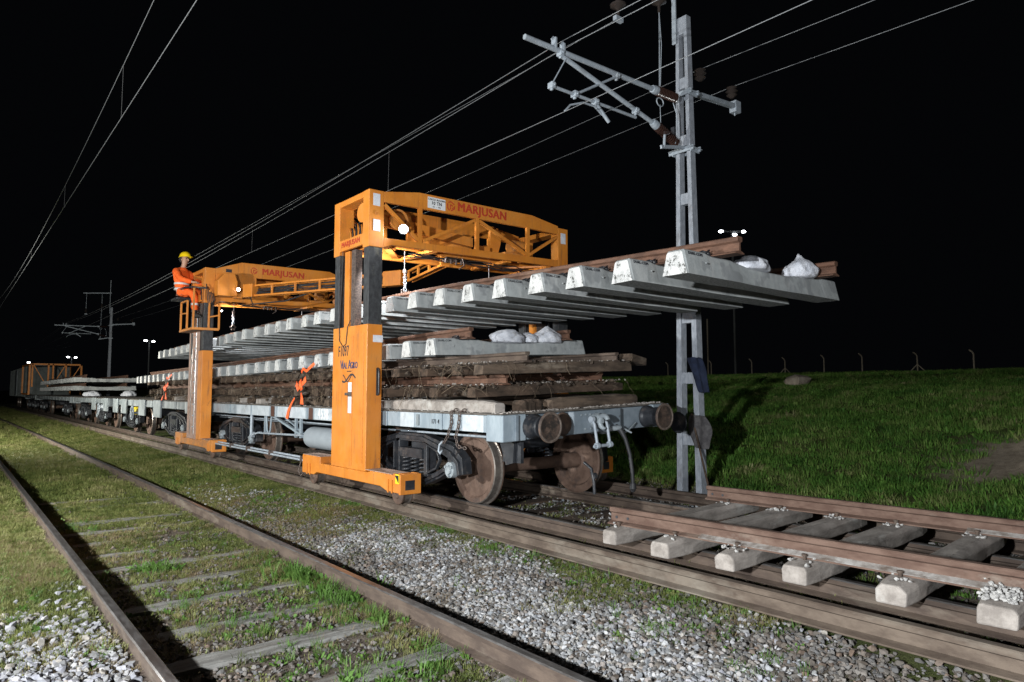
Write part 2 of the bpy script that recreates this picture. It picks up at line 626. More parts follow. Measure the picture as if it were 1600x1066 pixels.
def copy_tree(o, parent=None):
    c = o.copy()
    COL.objects.link(c)
    c.parent = parent
    OFF[c.name] = OFF.get(o.name, Vector((0, 0, 0)))
    for ch in o.children:
        copy_tree(ch, c)
    return c


def solid(me, name, parent, loc, **k):
    return link(name, me, parent, loc=Vector(loc) - world_off(parent), **k)


FACE_NX = Matrix(((0, 0, -1), (-1, 0, 0), (0, 1, 0)))   # text on a face that looks towards -X
FACE_NY = Matrix(((1, 0, 0), (0, 0, -1), (0, 1, 0)))    # text on a face that looks towards -Y


def lettering(body, size, m, parent, loc, face, name='lettering', ext=0.0015, sx=1.0, bold=0.0, shear=0.0, double=0.0):
    cu = bpy.data.curves.new(name, 'FONT')
    cu.body = body
    cu.size = size
    cu.extrude = ext
    cu.offset = bold
    cu.shear = shear
    cu.space_character = 1.06
    cu.resolution_u = 3
    cu.align_x = 'CENTER'
    cu.align_y = 'CENTER'
    t = bpy.data.objects.new(name, cu)
    COL.objects.link(t)
    dg = bpy.context.evaluated_depsgraph_get()
    me = bpy.data.meshes.new_from_object(t.evaluated_get(dg))
    if double:
        bm = bmesh.new()
        bm.from_mesh(me)
        for q, (du, dv) in enumerate(((.5, 0), (1, .0), (0, .4), (1, .4))):
            k0 = len(bm.verts)
            bm.from_mesh(me)
            bm.verts.ensure_lookup_table()
            for v in bm.verts[k0:]:
                v.co += Vector((du * double, dv * double, .0003 * (q + 1)))
        bm.to_mesh(me)
        bm.free()
    bpy.data.objects.remove(t)
    me.materials.clear()
    me.materials.append(m)
    o = link(name, me, parent)
    R = face.to_4x4() @ Matrix.Diagonal((sx, 1, 1, 1))
    o.matrix_local = Matrix.Translation(Vector(loc) - world_off(parent)) @ R
    return o


# ------------------------------------------------------------------ ground shape
def vnoise(X, Y, scale, seed):
    r = np.random.default_rng(seed)
    N = 256
    g = r.random((N, N))
    x = np.asarray(X) / scale + 1000
    y = np.asarray(Y) / scale + 1000
    xi, yi = np.floor(x).astype(int), np.floor(y).astype(int)
    fx, fy = x - xi, y - yi
    fx, fy = fx * fx * (3 - 2 * fx), fy * fy * (3 - 2 * fy)
    a, b = g[xi % N, yi % N], g[(xi + 1) % N, yi % N]
    c, d = g[xi % N, (yi + 1) % N], g[(xi + 1) % N, (yi + 1) % N]
    return (a * (1 - fx) + b * fx) * (1 - fy) + (c * (1 - fx) + d * fx) * fy


def fbm(X, Y, scale, seed, octs=3):
    s, a, t = 0, 1.0, 0
    for k in range(octs):
        s = s + a * vnoise(X, Y, scale / 2 ** k, seed + k)
        t += a
        a *= 0.55
    return s / t


def base_h(X, Y):
    X = np.asarray(X, float)
    return np.interp(X, [-60, -1, 0.7, 0.98, 1.2, 2.5, 2.75, 3.2, 3.9, 4.3, 7.6, 8.3, 9.2, 10.5, 12, 15, 19, 26, 48, 56, 200],
                     [-0.35, -0.33, -0.31, -0.33, -0.35, -0.35, -0.32, -0.27, -0.19, -0.17, -0.17, -0.12, 0.02, 0.36, 0.74, 1.2,
                      1.5, 1.85, 2.55, 2.45, 2.3])


def ground_h(X, Y):
    h = base_h(X, Y)
    amp = np.interp(X, [-60, 0, 8.4, 10, 14, 60], [0.06, 0.03, 0.03, 0.10, 0.16, 0.16])
    return h + (fbm(X, Y, 0.5, 3) - .5) * np.interp(X, [0, 8, 10, 60], [.035, .035, .10, .14]) + (vnoise(X, Y, 3.0, 9) - .5) * amp


def grass_amt(X, Y):
    """0..1 how grassy the ground is"""
    X = np.asarray(X, float)
    Y = np.asarray(Y, float)
    n = fbm(X, Y, 0.9, 21)
    n2 = fbm(X, Y, 0.42, 31)
    far = np.interp(Y, [4, 7.5, 11, 15], [0, 0.25, 0.75, 1.0])
    a = np.zeros_like(X)
    left = (X < 0.95)
    a = np.where(left, np.interp(Y, [4.6, 6.0, 8.0], [0.12, .75, 1.0]) * (0.45 + 0.9 * n), a)
    mid = (X >= 0.95) & (X < 2.75)
    a = np.where(mid, (0.10 + 0.80 * far) * (-.1 + 2.1 * n2) + np.exp(-((X - 2.45) / .25) ** 2) * 0.55 * n2 * (Y < 8), a)
    r = (X >= 2.75) & (X < 4.25)
    edge = np.exp(-((X - 4.12) / .22) ** 2)
    a = np.where(r, np.clip(far * 1.15, 0, 1) * (0.35 + n) + edge * 1.25 * n2 + np.clip((n - .55) * 2.2, 0, .6) * (X > 3.2) + 0.03, a)
    t = (X >= 4.25) & (X < 7.6)
    a = np.where(t, (0.25 + 0.5 * np.clip(far, 0, 1)) * (n2 * 1.3), a)
    s = (X >= 7.6) & (X < 8.6)
    a = np.where(s, 0.5 * n2 + (X - 7.6) * .5, a)
    bk = X >= 8.6
    path = np.exp(-(((X - 10.9) / 1.2) ** 2 + ((Y - 2.5) / 1.2) ** 2))
    path = np.maximum(path, np.exp(-(((X - 13.5) / 2.2) ** 2 + ((Y - 1.0) / 2.0) ** 2)))
    a = np.where(bk, np.clip(0.10 + 1.6 * fbm(X, Y, 2.2, 83) + 0.3 * n - 1.25 * path * (-.2 + 2.0 * fbm(X, Y, 1.0, 71)), 0, 1), a)
    return np.clip(a, 0, 1)


xs = np.concatenate([np.arange(-60, -8, 4.0), np.arange(-8, -1, .35), np.arange(-1, 9, 0.055), np.arange(9, 20, 0.14),
                     np.arange(20, 60, 0.7), np.arange(60, 420, 12)])
ys = np.concatenate([np.arange(-30, -4, 2.0), np.arange(-4, 0, .3), np.arange(0, 12, 0.07), np.arange(12, 30, 0.16),
                     np.arange(30, 80, 0.8), np.arange(80, 520, 15)])
GX, GY = np.meshgrid(xs, ys, indexing='ij')
GZ = ground_h(GX, GY)
gv = np.stack([GX.ravel(), GY.ravel(), GZ.ravel()], 1)
nx, ny = len(xs), len(ys)
ii, jj = np.meshgrid(np.arange(nx - 1), np.arange(ny - 1), indexing='ij')
k = (ii * ny + jj).ravel()
gf = np.stack([k, k + ny, k + ny + 1, k + 1], 1)
gm = bpy.data.meshes.new('ground')
gm.vertices.add(len(gv))
gm.vertices.foreach_set('co', gv.ravel())
gm.loops.add(gf.size)
gm.loops.foreach_set('vertex_index', gf.ravel())
gm.polygons.add(len(gf))
gm.polygons.foreach_set('loop_start', np.arange(0, gf.size, 4))
gm.polygons.foreach_set('loop_total', np.full(len(gf), 4))
gm.polygons.foreach_set('use_smooth', np.ones(len(gf), bool))
gm.update()
ga = gm.attributes.new('turf', 'FLOAT', 'POINT')
ga.data.foreach_set('value', grass_amt(GX, GY).ravel().astype(np.float32))


def _soil(nt, b):
    p = pos(nt)
    at = nt.nodes.new('ShaderNodeAttribute')
    at.attribute_name = 'turf'
    n1 = noise(nt, p, 9, 8, 0.75)
    n2 = noise(nt, p, 55, 6, 0.8)
    n3 = noise(nt, p, 1.3, 5, 0.6)
    soil = ramp(nt, n1, [(0.3, (0.055, 0.042, 0.033)), (0.5, (0.12, 0.096, 0.076)), (0.72, (0.20, 0.17, 0.14))])
    soil = mix(nt, ramp(nt, n2, [(0.5, (0, 0, 0)), (0.7, (.55, .55, .55))]), soil, (0.25, 0.23, 0.20))
    turf = ramp(nt, n2, [(0.35, (0.020, 0.032, 0.009)), (0.55, (0.07, 0.10, 0.025)), (0.75, (0.20, 0.19, 0.08))])
    turf = mix(nt, ramp(nt, n3, [(0.4, (0, 0, 0)), (0.65, (.5, .5, .5))]), turf, (0.12, 0.105, 0.055))
    m_ = nt.nodes.new('ShaderNodeMath')
    m_.operation = 'ADD'
    nt.links.new(at.outputs['Fac'], m_.inputs[0])
    k_ = nt.nodes.new('ShaderNodeMath')
    k_.operation = 'MULTIPLY_ADD'
    nt.links.new(n1, k_.inputs[0])
    k_.inputs[1].default_value = 0.9
    k_.inputs[2].default_value = -0.45
    nt.links.new(k_.outputs[0], m_.inputs[1])
    col = mix(nt, ramp(nt, m_.outputs[0], [(0.3, (0, 0, 0)), (0.6, (1, 1, 1))]), soil, turf)
    a2 = nt.nodes.new('ShaderNodeAttribute')
    a2.attribute_name = 'sandy'
    sandc = ramp(nt, n1, [(0.35, (0.20, 0.16, 0.115)), (0.65, (0.34, 0.285, 0.22))])
    col = mix(nt, ramp(nt, a2.outputs['Fac'], [(0.3, (0, 0, 0)), (0.8, (1, 1, 1))]), col, sandc)
    nt.links.new(col, b.inputs['Base Color'])
    b.inputs['Roughness'].default_value = 0.97
    b.inputs['Specular IOR Level'].default_value = 0.1
    bump(nt, b, n2, 0.9, 0.025)


M['soil'] = mat('soil_and_turf', _soil)
gp = gm.attributes.new('sandy', 'FLOAT', 'POINT')
gp.data.foreach_set('value', np.clip(((GX > 8.4) * (1.15 - grass_amt(GX, GY))), 0, 1).ravel().astype(np.float32))
gm.materials.append(M['soil'])
g_ob = link('ground', gm)
g_ob['kind'] = 'structure'

# ------------------------------------------------------------------ rails
RAIL = [(-.064, 0), (.064, 0), (.064, .010), (.012, .026), (.009, .090), (.0325, .104), (.034, .132), (.026, .1405), (-.026, .1405),
        (-.034, .132), (-.0325, .104), (-.009, .090), (-.012, .026), (-.064, .010)]
RM = [0] * 14
RM[7] = 1
RM[6] = 1
RM[8] = 1


def rail_mesh(name, pts, mats, parent, wob=0, **kw):
    mb = MB()
    mb.sweep(RAIL, pts, RM)
    return mb.build(name, mats, parent, **kw)


def fg_x(xb, y):
    """foreground track swings a hair to the left in the distance"""
    return xb - 0.0009 * max(0, y - 14) ** 1.6


# foreground track ------------------------------------------------
trk = thing('railway_track', (1.8, 6, -0.34), 'grassed over empty track in the foreground with worn shiny rail heads', 'railway track',
            'railway tracks on the ground')
YS = [-3, 0, 3, 6, 9, 12, 14] + list(range(17, 90, 3))
for xb in (0.975, 2.645):
    rail_mesh('rail', [(fg_x(xb, y), y, -0.341) for y in YS], [M['rust_dark'], M['rail_top']], trk)
sl_bm = MB()
n = 13
prof = []
for i in range(n):
    t = i / (n - 1)
    x = -1.25 + 2.5 * t
    prof.append((x, 0.10 + 0.018 * math.sin(i * 2.1) + random.uniform(-.008, .008), -0.10 + random.uniform(-.012, .012)))
top = [(x, a, -.004 + random.uniform(-.006, .012)) for x, a, b in prof]
bot = [(x, b, -.004 + random.uniform(-.006, .012)) for x, a, b in prof]
vs = [(x, y, z) for x, y, z in top] + [(x, y, z) for x, y, z in bot] + [(x, y * 1.1, -.12) for x, y, z in top] + \
     [(x, y * 1.1, -.12) for x, y, z in bot]
fs = []
for i in range(n - 1):
    fs += [(i, i + 1, n + i + 1, n + i), (i, 2 * n + i, 2 * n + i + 1, i + 1), (n + i, n + i + 1, 3 * n + i + 1, 3 * n + i)]
fs += [(0, n, 3 * n, 2 * n), (n - 1, 3 * n - 1, 4 * n - 1, 2 * n - 1)]
sl_bm.add(vs, fs)
fg_sleeper = sl_bm.mesh('sleeper', [M['timber_ground']])
for i in range(24):
    y = 3.05 + 0.70 * i + random.uniform(-.03, .03)
    solid(fg_sleeper, 'sleeper', trk, (1.81 + random.uniform(-.03, .03), y, -0.328 - random.choice([0, .003, .008, .014]) - max(0, i - 8) * .002),
          rot=(0, random.uniform(-.008, .008), random.uniform(-.035, .035)), scale=(1, random.uniform(.8, 1.1), 1))

# train track and the two guide rails of the gantries ---------------
trk2 = thing('railway_track', (5.68, 6, -0.15), 'rusty track under the wagons, running on beneath the loose track panel',
             'railway track', 'railway tracks on the ground')
for xb in (4.86, 6.52):
    rail_mesh('rail', [(xb, y, -0.141) for y in YS], [M['rust_dark'], M['rail_top']], trk2)
slp = MB()
slp.box(-1.3, 1.3, -.11, .11, -.13, 0)
slp_me = slp.mesh('sleeper', [M['timber_dark']])
for i in range(34):
    y = 0.3 + 0.6 * i
    solid(slp_me, 'sleeper', trk2, (5.69, y + random.uniform(-.03, .03), -0.146), rot=(0, 0, random.uniform(-.02, .02)))
for xb, lab in ((4.245, 'rusty gantry guide rail lying beside the gravel strip, nearest the camera'),
                (7.48, 'gantry guide rail on the bank side of the train, by the mast foot')):
    gr = MB()
    gr.sweep([(a * 1.15, b) for a, b in RAIL], [(xb, y, -0.142) for y in YS], [0] * 14)
    tag(gr.build('guide_rail', [M['rust_dusty'] if xb < 5 else M['rust_dark']]), lab, 'rail')


# ------------------------------------------------------------------ concrete track panels
def sleeper_mesh():
    L = 2.55
    st = [(0.0, .118, .070, .185), (0.022, .122, .080, .200), (.30, .122, .080, .203), (.36, .122, .078, .190), (.42, .122, .078, .186),
          (.68, .122, .078, .186), (.74, .120, .078, .176), (.95, .105, .078, .152), (L / 2, .100, .078, .150)]
    st = st + [(L - a, b, c, d) for a, b, c, d in st[:-1][::-1]]
    vs, fs, mis = [], [], []
    for (x, wb, wt, h) in st:
        ch = 0.012
        vs += [(x, -wb, 0), (x, wb, 0), (x, wt + .004, h - ch), (x, wt - .008, h), (x, -wt + .008, h), (x, -wt - .004, h - ch)]
    mb = MB()
    n = 6
    for i in range(len(st) - 1):
        for k in range(n):
            k2 = (k + 1) % n
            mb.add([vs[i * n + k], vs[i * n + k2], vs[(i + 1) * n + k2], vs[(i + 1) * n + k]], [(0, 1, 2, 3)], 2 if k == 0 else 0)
    mb.add(vs[:n], [tuple(range(n))], 1)
    mb.add(vs[-n:], [tuple(range(n))[::-1]], 1)
    # little moulded stud on each side
    mb.cyl((.26, -.112, .11), (.26, -.124, .107), .008, n=6)
    bm = bmesh.new()
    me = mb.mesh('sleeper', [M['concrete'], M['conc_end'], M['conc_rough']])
    bm.from_mesh(me)
    bmesh.ops.remove_doubles(bm, verts=bm.verts, dist=1e-5)
    bm.to_mesh(me)
    bm.free()
    return me


SLEEPER = sleeper_mesh()


def clip_mesh():
    mb = MB()
    mb.box(-.08, .08, -.055, .055, -.002, .010)
    for sx in (-1, 1):
        mb.box(sx * .075 - .012, sx * .075 + .012, -.05, .05, 0, .045)
        mb.tube([(sx * .115, -.04, .03), (sx * .08, -.05, .055), (sx * .055, -.02, .045), (sx * .07, .02, .06), (sx * .12, .03, .04),
                 (sx * .13, .0, .02)], .009, 6)
    return mb.mesh('rail_clip', [M['black']])


CLIP = clip_mesh()
mark_cache = {}


def interp(y, ys_, zs_):
    return float(np.interp(y, ys_, zs_))


def concrete_panel(label, y0, n, sp, prof, x0=4.42, tilt=0.0, far=False, group=None, tip=-.29):
    z0 = interp(y0, *prof)
    t = thing('track_panel', (x0 + 1.275, y0, z0), label, 'track panel', group)
    y1 = y0 + (n - 1) * sp
    for i in range(n):
        y = y0 + sp * i
        z = interp(y, *prof)
        sl = solid(SLEEPER, 'sleeper', t, (x0 + random.uniform(-.018, .018), y + random.uniform(-.012, .012), z),
                   rot=(random.uniform(-.025, .025), -math.atan(tilt), random.uniform(-.014, .014)))
        if not far:
            for xr in (.45, 2.10):
                c = link('rail_clip', CLIP, sl, loc=(xr, -.02, .178))
            if i < 14:
                global CODE
                if not mark_cache:
                    o = lettering('DUAL-COM', .035, M['black_print'], sl, (0, 0, 0), FACE_NY)
                    mark_cache['m'] = o.data
                    bpy.data.objects.remove(o)
                # small stencilled code high on the side face
                o = link('stencil', mark_cache['m'], sl)
                o.matrix_local = Matrix.Translation((.15, -.0915, .172)) @ Matrix.Rotation(-.22, 4, 'X') @ FACE_NY.to_4x4()
    for xr in (.45, 2.10):
        pts = []
        for q in np.linspace(y0 + tip, y1 + .3, 28):
            q = float(q)
            pts.append((x0 + xr, q, interp(q, *prof) + .188 + xr * tilt))
        rail_mesh('rail', pts, [M['rust'], M['rust']], t)
    return t


LIFT = ([2.9, 3.2, 3.8, 4.4, 5.0, 5.6, 6.2, 7.2, 9, 11, 13.7, 15.4, 20.7],
        [2.215, 2.22, 2.235, 2.25, 2.268, 2.285, 2.302, 2.332, 2.352, 2.345, 2.31, 2.275, 2.19])
concrete_panel('new concrete sleeper track panel hanging high from the two orange gantries, end jutting out', 3.3, 31,
               .568, LIFT, group='new concrete track panels')
LOWC = ([6.5, 7.4, 9.0, 12, 15, 23.5], [1.735, 1.73, 1.70, 1.655, 1.62, 1.545])
concrete_panel('new concrete sleeper track panel lying on top of the old timber panels', 6.88, 31, .54, LOWC,
               tilt=.037, group='new concrete track panels', tip=-.22)
ST2 = ([36, 52], [1.36, 1.33])
concrete_panel('lower of the two concrete track panels on the wagon far behind', 36.6, 26, .56, ST2, far=True,
               group='new concrete track panels')
ST3 = ([36, 52], [1.74, 1.70])
concrete_panel('upper of the two concrete track panels on the wagon far behind', 36.4, 26, .56, ST3, far=True,
               group='new concrete track panels')

# ------------------------------------------------------------------ stones, roots and clods used in stuff
def rock_mesh(name, m, seed, n=14, flat=.7):
    r = random.Random(seed)
    bm = bmesh.new()
    for i in range(n):
        v = Vector((r.gauss(0, 1), r.gauss(0, 1), r.gauss(0, 1))).normalized() * r.uniform(.75, 1.0)
        bm.verts.new((v.x * r.uniform(.85, 1.15), v.y * .85, v.z * flat))
    res = bmesh.ops.convex_hull(bm, input=bm.verts)
    junk = [e for e in res['geom_interior'] if isinstance(e, bmesh.types.BMVert)]
    if junk:
        bmesh.ops.delete(bm, geom=junk, context='VERTS')
    me = bpy.data.meshes.new(name)
    bm.to_mesh(me)
    bm.free()
    me.materials.append(m)
    return me


STONE_COLS = [(0.16, 0.165, 0.175), (0.28, 0.285, 0.30), (0.38, 0.38, 0.385), (0.22, 0.22, 0.225), (0.44, 0.44, 0.445),
              (0.27, 0.235, 0.21), (0.19, 0.205, 0.22), (0.35, 0.325, 0.29), (0.27, 0.275, 0.29)]
M['stone'] = by_object('ballast_stone', STONE_COLS, 0.85, 0.35, 30, 0.5)
M['stone_dusty'] = by_object('dusty_white_ballast', [(0.20, 0.20, 0.22), (0.34, 0.34, 0.36), (0.26, 0.26, 0.29), (0.42, 0.41, 0.41),
                                                     (0.19, 0.19, 0.19), (0.34, 0.31, 0.27)], 0.9, 0.3, 30, 0.4)
M['stone_brown'] = by_object('earthy_ballast', [(0.085, 0.068, 0.055), (0.13, 0.118, 0.105), (0.11, 0.108, 0.108), (0.19, 0.175, 0.16),
                                                (0.14, 0.10, 0.075)], 0.95, 0.35, 30, 0.4)
ROCKS = [[(np.array([v.co for v in me.vertices]), [tuple(p.vertices) for p in me.polygons]) for me in
          [rock_mesh('r', M['stone'], s) for s in range(8)]]][0]


def scree(mb, pts, s0, s1, mi=0):
    """real stones written straight into a mesh"""
    for p in pts:
        v, f = random.choice(ROCKS)
        s = random.uniform(s0, s1)
        R = np.array(Euler((random.uniform(-.6, .6), random.uniform(-.6, .6), random.uniform(0, 6.28))).to_matrix())
        mb.add((v * s) @ R.T + np.array(p), f, mi)


def old_panel(label, zb, y0, y1, x0, seed, mats, yaw, rails=True, tipn=-.3, tipf=-.1, L=2.42, sp=.58, h0=.13):
    r = random.Random(seed)
    t = thing('timber_track_panel', (5.7, y0, zb), label, 'track panel', 'old timber track panels stacked on the front wagon')
    sh = (4.35, .035)
    n = int((y1 - y0) / sp)
    rs_ = .84
    debris = MB()
    for i in range(n):
        y = y0 + sp * i + (r.uniform(-.05, .05) if i else 0)
        mb = MB()
        xa = x0 + r.uniform(-.05, .08)
        xb = xa + L + r.uniform(-.12, .1)
        w = r.uniform(.095, .125)
        h = h0 + r.uniform(-.008, .004)
        a = yaw + r.uniform(-.03, .03)
        m = 7
        secs = []
        for j in range(m):
            t_ = j / (m - 1)
            x = xa + (xb - xa) * t_
            e = .82 if j in (0, m - 1) else 1
            jit = lambda s=.013: r.uniform(-s, s)
            yy = y + (x - xa) * a
            secs.append([(x + jit(), yy - w * e + jit(), zb + .004 + jit(.003)), (x + jit(), yy + w * e + jit(), zb + .004),
                         (x + jit(), yy + w * e + jit(), zb + h * e + jit()), (x + jit(), yy - w * e + jit(), zb + h * e + jit())])
        vs = [p for s_ in secs for p in s_]
        fs = []
        for j in range(m - 1):
            for k in range(4):
                k2 = (k + 1) % 4
                fs.append((j * 4 + k, j * 4 + k2, j * 4 + 4 + k2, j * 4 + 4 + k))
        fs += [(0, 1, 2, 3), tuple(range(4 * m - 4, 4 * m))[::-1]]
        mb.add(vs, fs)
        mb.build('sleeper', r.choice(mats), t, bevel=.008, shear=sh)
        # mud, stones and roots left on and between the sleepers
        if i < 26:
            if i < 2:
                for q in range(34):
                    scree(debris, [(r.uniform(xa, xb), y - w + r.uniform(-.02, .10), zb + h * r.uniform(.7, 1.0) + .012)], .015, .045, 1)
            for q in range(14 if i < 12 else 5):
                x = r.choice([r.uniform(x0 + .02, x0 + .5), r.uniform(x0, xb)])
                yy = y + r.uniform(0, sp)
                scree(debris, [(x, yy, zb + r.uniform(.02, .12))], .03, .085, 1)
            for q in range(60 if i < 4 else 8):
                x = r.uniform(xa, xb)
                scree(debris, [(x, y + r.uniform(-.1, .1), zb + h + r.uniform(0, .015))], .008, .024, 0)
            for q in range(26 if i < 3 else 8):
                x, yy = (r.uniform(xa, xb), y - w) if i < 4 and r.random() < .6 else (xa - .01, y + r.uniform(0, sp))
                p = Vector((x, yy, zb + h + r.uniform(-.03, .02)))
                d = Vector((r.uniform(-1, 1), r.uniform(-1, .2), r.uniform(-.3, .6))).normalized() * r.uniform(.008, .024)
                pts = [p.copy()]
                for _ in range(5):
                    p = p + d
                    d = d + Vector((r.uniform(-.03, .03), r.uniform(-.03, .03), r.uniform(-.035, .012)))
                    pts.append(p.copy())
                debris.tube(pts, r.uniform(.001, .0026), 4, 2, caps=False)
    if rails:
        for xr, tp in ((4.87, tipn), (6.52, tipf)):
            pts = [(xr + yaw * 0, q, zb + h0 - .006 + .004 * math.sin(q * 1.3 + seed)) for q in np.linspace(y0 + tp, y1, 16)]
            prof = [(a_, b_ * rs_) for a_, b_ in RAIL]
            rs_0 = 0
            mb = MB()
            mb.sweep(prof, pts)
            mb.build('rail', M['rust_dark'] if r.random() < .5 else M['rust'], t, shear=sh)
    debris.build('mud_and_roots', [M['dust'] if seed == 1 else M['timber_pale'], M['clod'], M['root']], t, shear=sh, kind='stuff')
    return t


p1_ = old_panel('bottom one of the three old timber track panels, right on the wagon deck', 1.072, 7.95, 21.5, 4.43, 1,
                [M['timber'], M['timber_pale'], M['timber'], M['timber_dark']], .0, rails=True, tipn=.1, tipf=.2, h0=.13)
old_panel('middle one of the three muddy old timber track panels on the front wagon', 1.225, 6.12, 22.0, 4.40, 2,
          [M['timber_dark'], M['timber_dark'], M['timber']], .01, tipn=-.14, tipf=-.05, h0=.14)
old_panel('topmost old timber track panel, roots dangling, right under the new concrete one', 1.475, 5.92, 22.4, 4.44, 3,
          [M['timber_dark'], M['timber_dark'], M['timber']], -.01, tipn=-.30, tipf=-.12, h0=.135)


def loose_timber(label, a, b, w, h, m, seed, group='loose timbers on the wagon deck'):
    """rough hewn beam from a to b (centre of its underside)"""
    r = random.Random(seed)
    A, B = Vector(a), Vector(b)
    d = (B - A).normalized()
    sd = Vector((d.y, -d.x, 0)).normalized()
    n_ = 12
    vs, fs = [], []
    for j in range(n_):
        t_ = j / (n_ - 1)
        P = A.lerp(B, t_)
        e = 1 if 0 < j < n_ - 1 else .8
        for (q, z_) in ((-1, 0), (-1, .8), (-.7, 1), (.7, 1), (1, .8), (1, 0)):
            vs.append(P + sd * (w * q * e / 2 + r.uniform(-.006, .006)) + Vector((0, 0, h * z_ * (e if z_ else 1) + (r.uniform(-.007, .007) if z_ else 0))))
    for j in range(n_ - 1):
        for k_ in range(6):
            k2 = (k_ + 1) % 6
            fs.append((j * 6 + k_, j * 6 + k2, j * 6 + 6 + k2, j * 6 + 6 + k_))
    fs += [tuple(range(6)), tuple(range(6 * n_ - 6, 6 * n_))[::-1]]
    mb_ = MB()
    mb_.add(vs, fs)
    o_ = mb_.build('timber', m, None, bevel=.006, shear=(4.35, .035))
    tag(o_, label, 'timber', group)


loose_timber('pale dusty timber lying lengthwise along the near edge of the wagon deck', (4.50, 7.82, 1.073), (4.52, 5.66, 1.073), .17, .125,
             M['timber_pale'], 1)
loose_timber('pale mossy timber lying crosswise at the front edge of the deck, right part', (5.20, 5.66, 1.073), (6.72, 5.72, 1.073), .2, .125,
             M['timber'], 2)
loose_timber('short dark timber block between the two pale timbers at the deck corner', (4.72, 5.62, 1.073), (5.02, 5.64, 1.073), .2, .12,
             M['timber_dark'], 3)
loose_timber('dark timber lying crosswise on the deck behind the pale ones', (4.65, 6.6, 1.073), (6.9, 6.7, 1.073), .2, .12, M['timber_dark'], 4)
loose_timber('second dark timber crosswise on the deck, farther in', (4.65, 7.35, 1.073), (6.9, 7.3, 1.073), .2, .12, M['timber_dark'], 5)
# the odd sleeper poking out to the right under the top panel
ex = MB()
ex.obox((7.0, 5.95, 1.72), (.2, .1, .05), Euler((0, .12, .2)).to_matrix())
tag(ex.build('timber_offcut', M['timber'], bevel=.01), 'splintered timber end jutting out right of the stacked old sleepers', 'timber')


# ------------------------------------------------------------------ wagons
def wheel_mb(x, y, r=.41, side=-1):
    """side -1: outer face looks to -X"""
    mb = MB()
    s = side
    prof = [(0.0, -.055), (.075, -.055), (.085, -.02), (.12, -.012), (r - .085, -.004), (r - .06, -.03), (r - .012, -.032), (r, -.024),
            (r + .004, .052), (r + .028, .062), (r + .028, .08), (r + .01, .088), (r - .06, .086), (r - .085, .05), (.12, .04),
            (.09, .07), (0, .07)]
    mats = [0] * 16
    for q in (6, 7, 8):
        mats[q] = 1
    mb.lathe(prof, (x, y, r), (-s, 0, 0), 48, mats=mats)
    return mb


